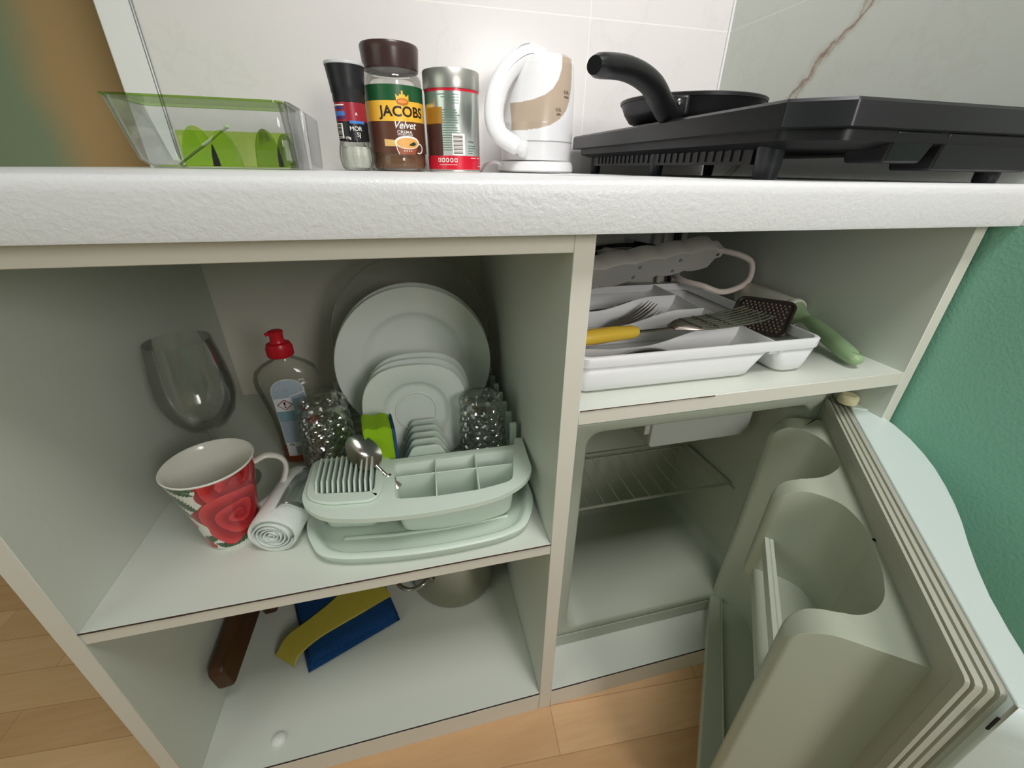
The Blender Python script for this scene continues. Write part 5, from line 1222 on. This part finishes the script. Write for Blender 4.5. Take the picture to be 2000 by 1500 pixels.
bm = BM(); lp = [GM @ Vector((x, y, 0.0012)) for x, y in rrect(0.001, GW - 0.001, 0.001, GH - 0.001, 0.009, 5)]; tube(bm, lp + [lp[0]], 0.0021, 8, cap=False); link_mesh('rim', bm, GB, gt)
bm = BM()
for i in range(11):
    for j in range(10):
        x = 0.008 + (GW - 0.016) * (i + 0.5 * (j % 2)) / 10.6; y = 0.007 + (GH - 0.014) * j / 9
        lathe(bm, [(0.0022, 0.0), (0.0017, 0.0013), (0.0008, 0.0022)], 8, M=GM @ Matrix.Translation((x, y, 0.0012)), cap1=True)
q = link_mesh('teeth', bm, mat('grater_teeth', (120, 108, 98), 0.3, metal=0.7), gt); q['kind'] = 'stuff'
# --- roller / scraper with green handle leaning behind the tray
rl = thing('lint_roller', 'roller with a milky white head and pale green handle, right of the cutlery tray', 'roller', (0.400, 0.09, Z2 + 0.0025))
RO = Vector((0.4005, 0.09, Z2))
hp = spline([Vector(q) - RO for q in ((0.3790, 0.0200, Z2 + 0.0085), (0.3860, 0.0420, Z2 + 0.0100), (0.3960, 0.0800, Z2 + 0.0165), (0.4040, 0.1150, Z2 + 0.0230), (0.4085, 0.1400, Z2 + 0.0260), (0.4100, 0.1560, Z2 + 0.0260))], 7)
n_ = len(hp); rad = []
for i in range(n_):
    t_ = i / (n_ - 1); rad.append(0.0060 + 0.0062 * sin(pi * min(1, t_ * 1.35) ** 0.8) ** 0.7 * (1 if t_ < 0.74 else 1) if t_ < 0.74 else 0.0085 + 0.011 * ((t_ - 0.74) / 0.26) ** 1.2)
rad[0] = 0.0045
bm = BM(); tube(bm, hp, rad, 22, flat=[0.78 + 0.2 * (i / n_) for i in range(n_)]); link_mesh('green_handle', bm, mat('sage_green_plastic', (150, 178, 134), 0.35), rl, angle=60)
bm = BM(); lathe(bm, [(0.0042, 0.0), (0.0062, 0.0008), (0.0068, -0.0008), (0.0072, -0.003)], 20, M=Matrix.Translation(Vector((0.3835, 0.0320, Z2 + 0.0162)) - RO) @ Matrix.Diagonal((0.75, 1.3, 1, 1)), cap0=False, cap1=True); link_mesh('hang_hole', bm, mat('hole_green', (112, 138, 92), 0.5), rl)
ax = (Vector((0.4075, 0.275, Z2 + 0.030)) - Vector((0.4100, 0.157, Z2 + 0.0260))).normalized(); Mx = Matrix.Translation(Vector((0.4100, 0.157, Z2 + 0.0260)) - RO) @ ax.to_track_quat('Z', 'Y').to_matrix().to_4x4()
bm = BM(); lathe(bm, [(0.0, -0.001), (0.0215, -0.001), (0.0222, 0.001), (0.0222, 0.005), (0.0205, 0.006), (0.0205, 0.105), (0.018, 0.108), (0, 0.108)], 40, M=Mx); link_mesh('white_roller_head', bm, mat('milky_plastic', (216, 214, 202), 0.3), rl)
# --- white power strip lying on top of the tray, underside towards the room
PS = mat('power_strip_white', (232, 224, 216), 0.4); PSG = mat('power_strip_grey_base', (206, 202, 196), 0.5)
pa, pb = Vector((0.085, 0.262, 0.6300)), Vector((0.345, 0.280, 0.6580))
st = thing('power_strip', 'white scalloped power strip lying on its side across the back of the cutlery tray', 'power strip', pa)
ux = (pb - pa).normalized(); facing = Vector((-0.10, -0.82, -0.50)); un_ = (facing - ux * facing.dot(ux)).normalized(); uy = un_.cross(ux)
SM = Matrix.Identity(4)
for i in range(3): SM[i][0] = ux[i]; SM[i][1] = uy[i]; SM[i][2] = un_[i]
LL = (pb - pa).length
def scal(grow=0.0, n=5, hw=0.0185):
    top, bot = [], []
    for i in range(61):
        t_ = i / 60; ph = abs(sin(pi * n * t_)); w = hw + 0.0050 * ph ** 0.8 + grow
        w *= min(1, sqrt(max(0.0, 1 - (max(0, abs(t_ - 0.5) * 2 - 0.93) / 0.07) ** 2)) + 0.25)
        top.append((LL * t_, w)); bot.append((LL * t_, -w))
    return top + bot[::-1]
def scalring(grow, z): return [SM @ Vector((x, y, z)) for x, y in scal(grow)]
bm = BM(); rings(bm, [scalring(-0.0012, 0.0), scalring(0.0, -0.002), scalring(0.0, -0.031), scalring(-0.003, -0.034)]); link_mesh('housing', bm, PS, st, angle=50)
bm = BM(); rings(bm, [scalring(-0.0012, -0.0005), scalring(-0.0016, 0.0008), scalring(-0.0035, 0.0010)]); link_mesh('base_plate', bm, PSG, st, angle=40)
for (x, y) in ((0.11, -0.010), (0.115, 0.010), (0.185, -0.012), (0.190, 0.010), (0.03, 0.0)):
    bm = BM(); lathe(bm, [(0.0028, 0.0009), (0.0028, 0.0016), (0.0018, 0.0016), (0.0014, 0.0006), (0, 0.0006)], 14, M=SM @ Matrix.Translation((x, y, 0)), cap0=True); link_mesh('screw', bm, mat('screw_grey', (130, 122, 116), 0.4, metal=0.6), st)
bm = BM(); rings(bm, [[SM @ Vector((LL + a, y * k, z)) for y, z in ((-0.011, -0.006), (0.011, -0.006), (0.011, -0.030), (-0.011, -0.030))] for a, k in ((-0.004, 1.0), (0.006, 1.0), (0.014, 0.85), (0.022, 0.75))]); link_mesh('cord_grip', bm, PS, st, bevel=0.002)
bm = BM(); lathe(bm, [(0.0030, 0.0), (0.0030, 0.0008), (0, 0.0008)], 14, M=SM @ Matrix.Translation((LL + 0.010, 0, -0.0058)), cap0=True); link_mesh('screw', bm, MATS['screw_grey'], st)
cp = [SM @ Vector((LL + 0.016, 0, -0.018)) + pa, (0.393, 0.276, 0.6610), (0.4150, 0.272, 0.6480), (0.4090, 0.262, 0.6240), (0.3800, 0.252, 0.6120), (0.345, 0.248, 0.6085), (0.315, 0.258, 0.6175), (0.298, 0.285, 0.6200), (0.30, 0.33, 0.6230), (0.32, 0.40, 0.610), (0.352, 0.484, 0.62)]
bm = BM(); tube(bm, [Vector(q) - pa for q in spline(cp, 9)], 0.0049, 14); link_mesh('white_cord', bm, mat('white_cord', (232, 218, 210), 0.45), st)
# --- white plug with black leads beside it, black lead with strain relief, leads rising at the back
BC = mat('black_cable', (20, 20, 22), 0.4)
pg = thing('plug_adapter', 'small white plug with black twin leads, behind the power strip at the left', 'plug', (0.178, 0.345, 0.655))
bm = BM(); tube(bm, [(-0.018, 0, -0.004), (-0.012, 0, -0.002), (0.0, 0, 0.002), (0.018, 0, 0.004), (0.024, 0, 0.002), (0.034, 0, 0.003)], [0.009, 0.0135, 0.0145, 0.009, 0.0075, 0.0055], 18, flat=0.8); link_mesh('plug_body', bm, PS, pg)
for k in range(3):
    bm = BM(); tube(bm, spline([(-0.014, 0, -0.006 + 0.005 * k), (-0.040, 0, -0.009 + 0.005 * k), (-0.075, 0.01, -0.010 + 0.004 * k), (-0.125, 0.03, -0.05)], 6), 0.0028, 10); link_mesh('lead', bm, BC, pg)
bl = thing('black_power_lead', 'black power lead with a ribbed strain relief curving behind the power strip', 'cable', (0.18, 0.40, 0.64))
BO = Vector((0.18, 0.40, 0.64))
bm = BM(); tube(bm, [Vector(q) - BO for q in spline([(0.06, 0.44, 0.60), (0.115, 0.41, 0.632), (0.172, 0.40, 0.6555), (0.225, 0.40, 0.662), (0.262, 0.40, 0.6620)], 8)], 0.0036, 12); link_mesh('lead', bm, BC, bl)
bm = BM(); pts = [(0.258 - BO.x + 0.0022 * i, 0.0, 0.0222 - 0.0004 * i) for i in range(24)]; tube(bm, pts, [0.0062 if i % 2 == 0 else 0.0078 for i in range(24)], 14); link_mesh('strain_relief', bm, BC, bl)
bm = BM(); tube(bm, [(0.128, 0, 0.0128), (0.150, 0, 0.010), (0.170, 0.0, 0.004), (0.182, 0.0, -0.010)], [0.0085, 0.0120, 0.0105, 0.006], 12, flat=0.7); link_mesh('plug_end', bm, BC, bl)
for nm, x, r, mm, lab in (('black_riser_cable', 0.398, 0.0048, BC, 'black cable rising vertically up the back of the upper right bay'), ('white_riser_cable', 0.372, 0.0050, PS, 'white cable rising at the back of the upper right bay, left of the black one')):
    bm = BM(); tube(bm, [(x, 0.475, 0.5690), (x, 0.476, 0.64), (x, 0.476, 0.7395)], r, 12); tag(link_mesh(nm, bm, mm), lab, 'cable')
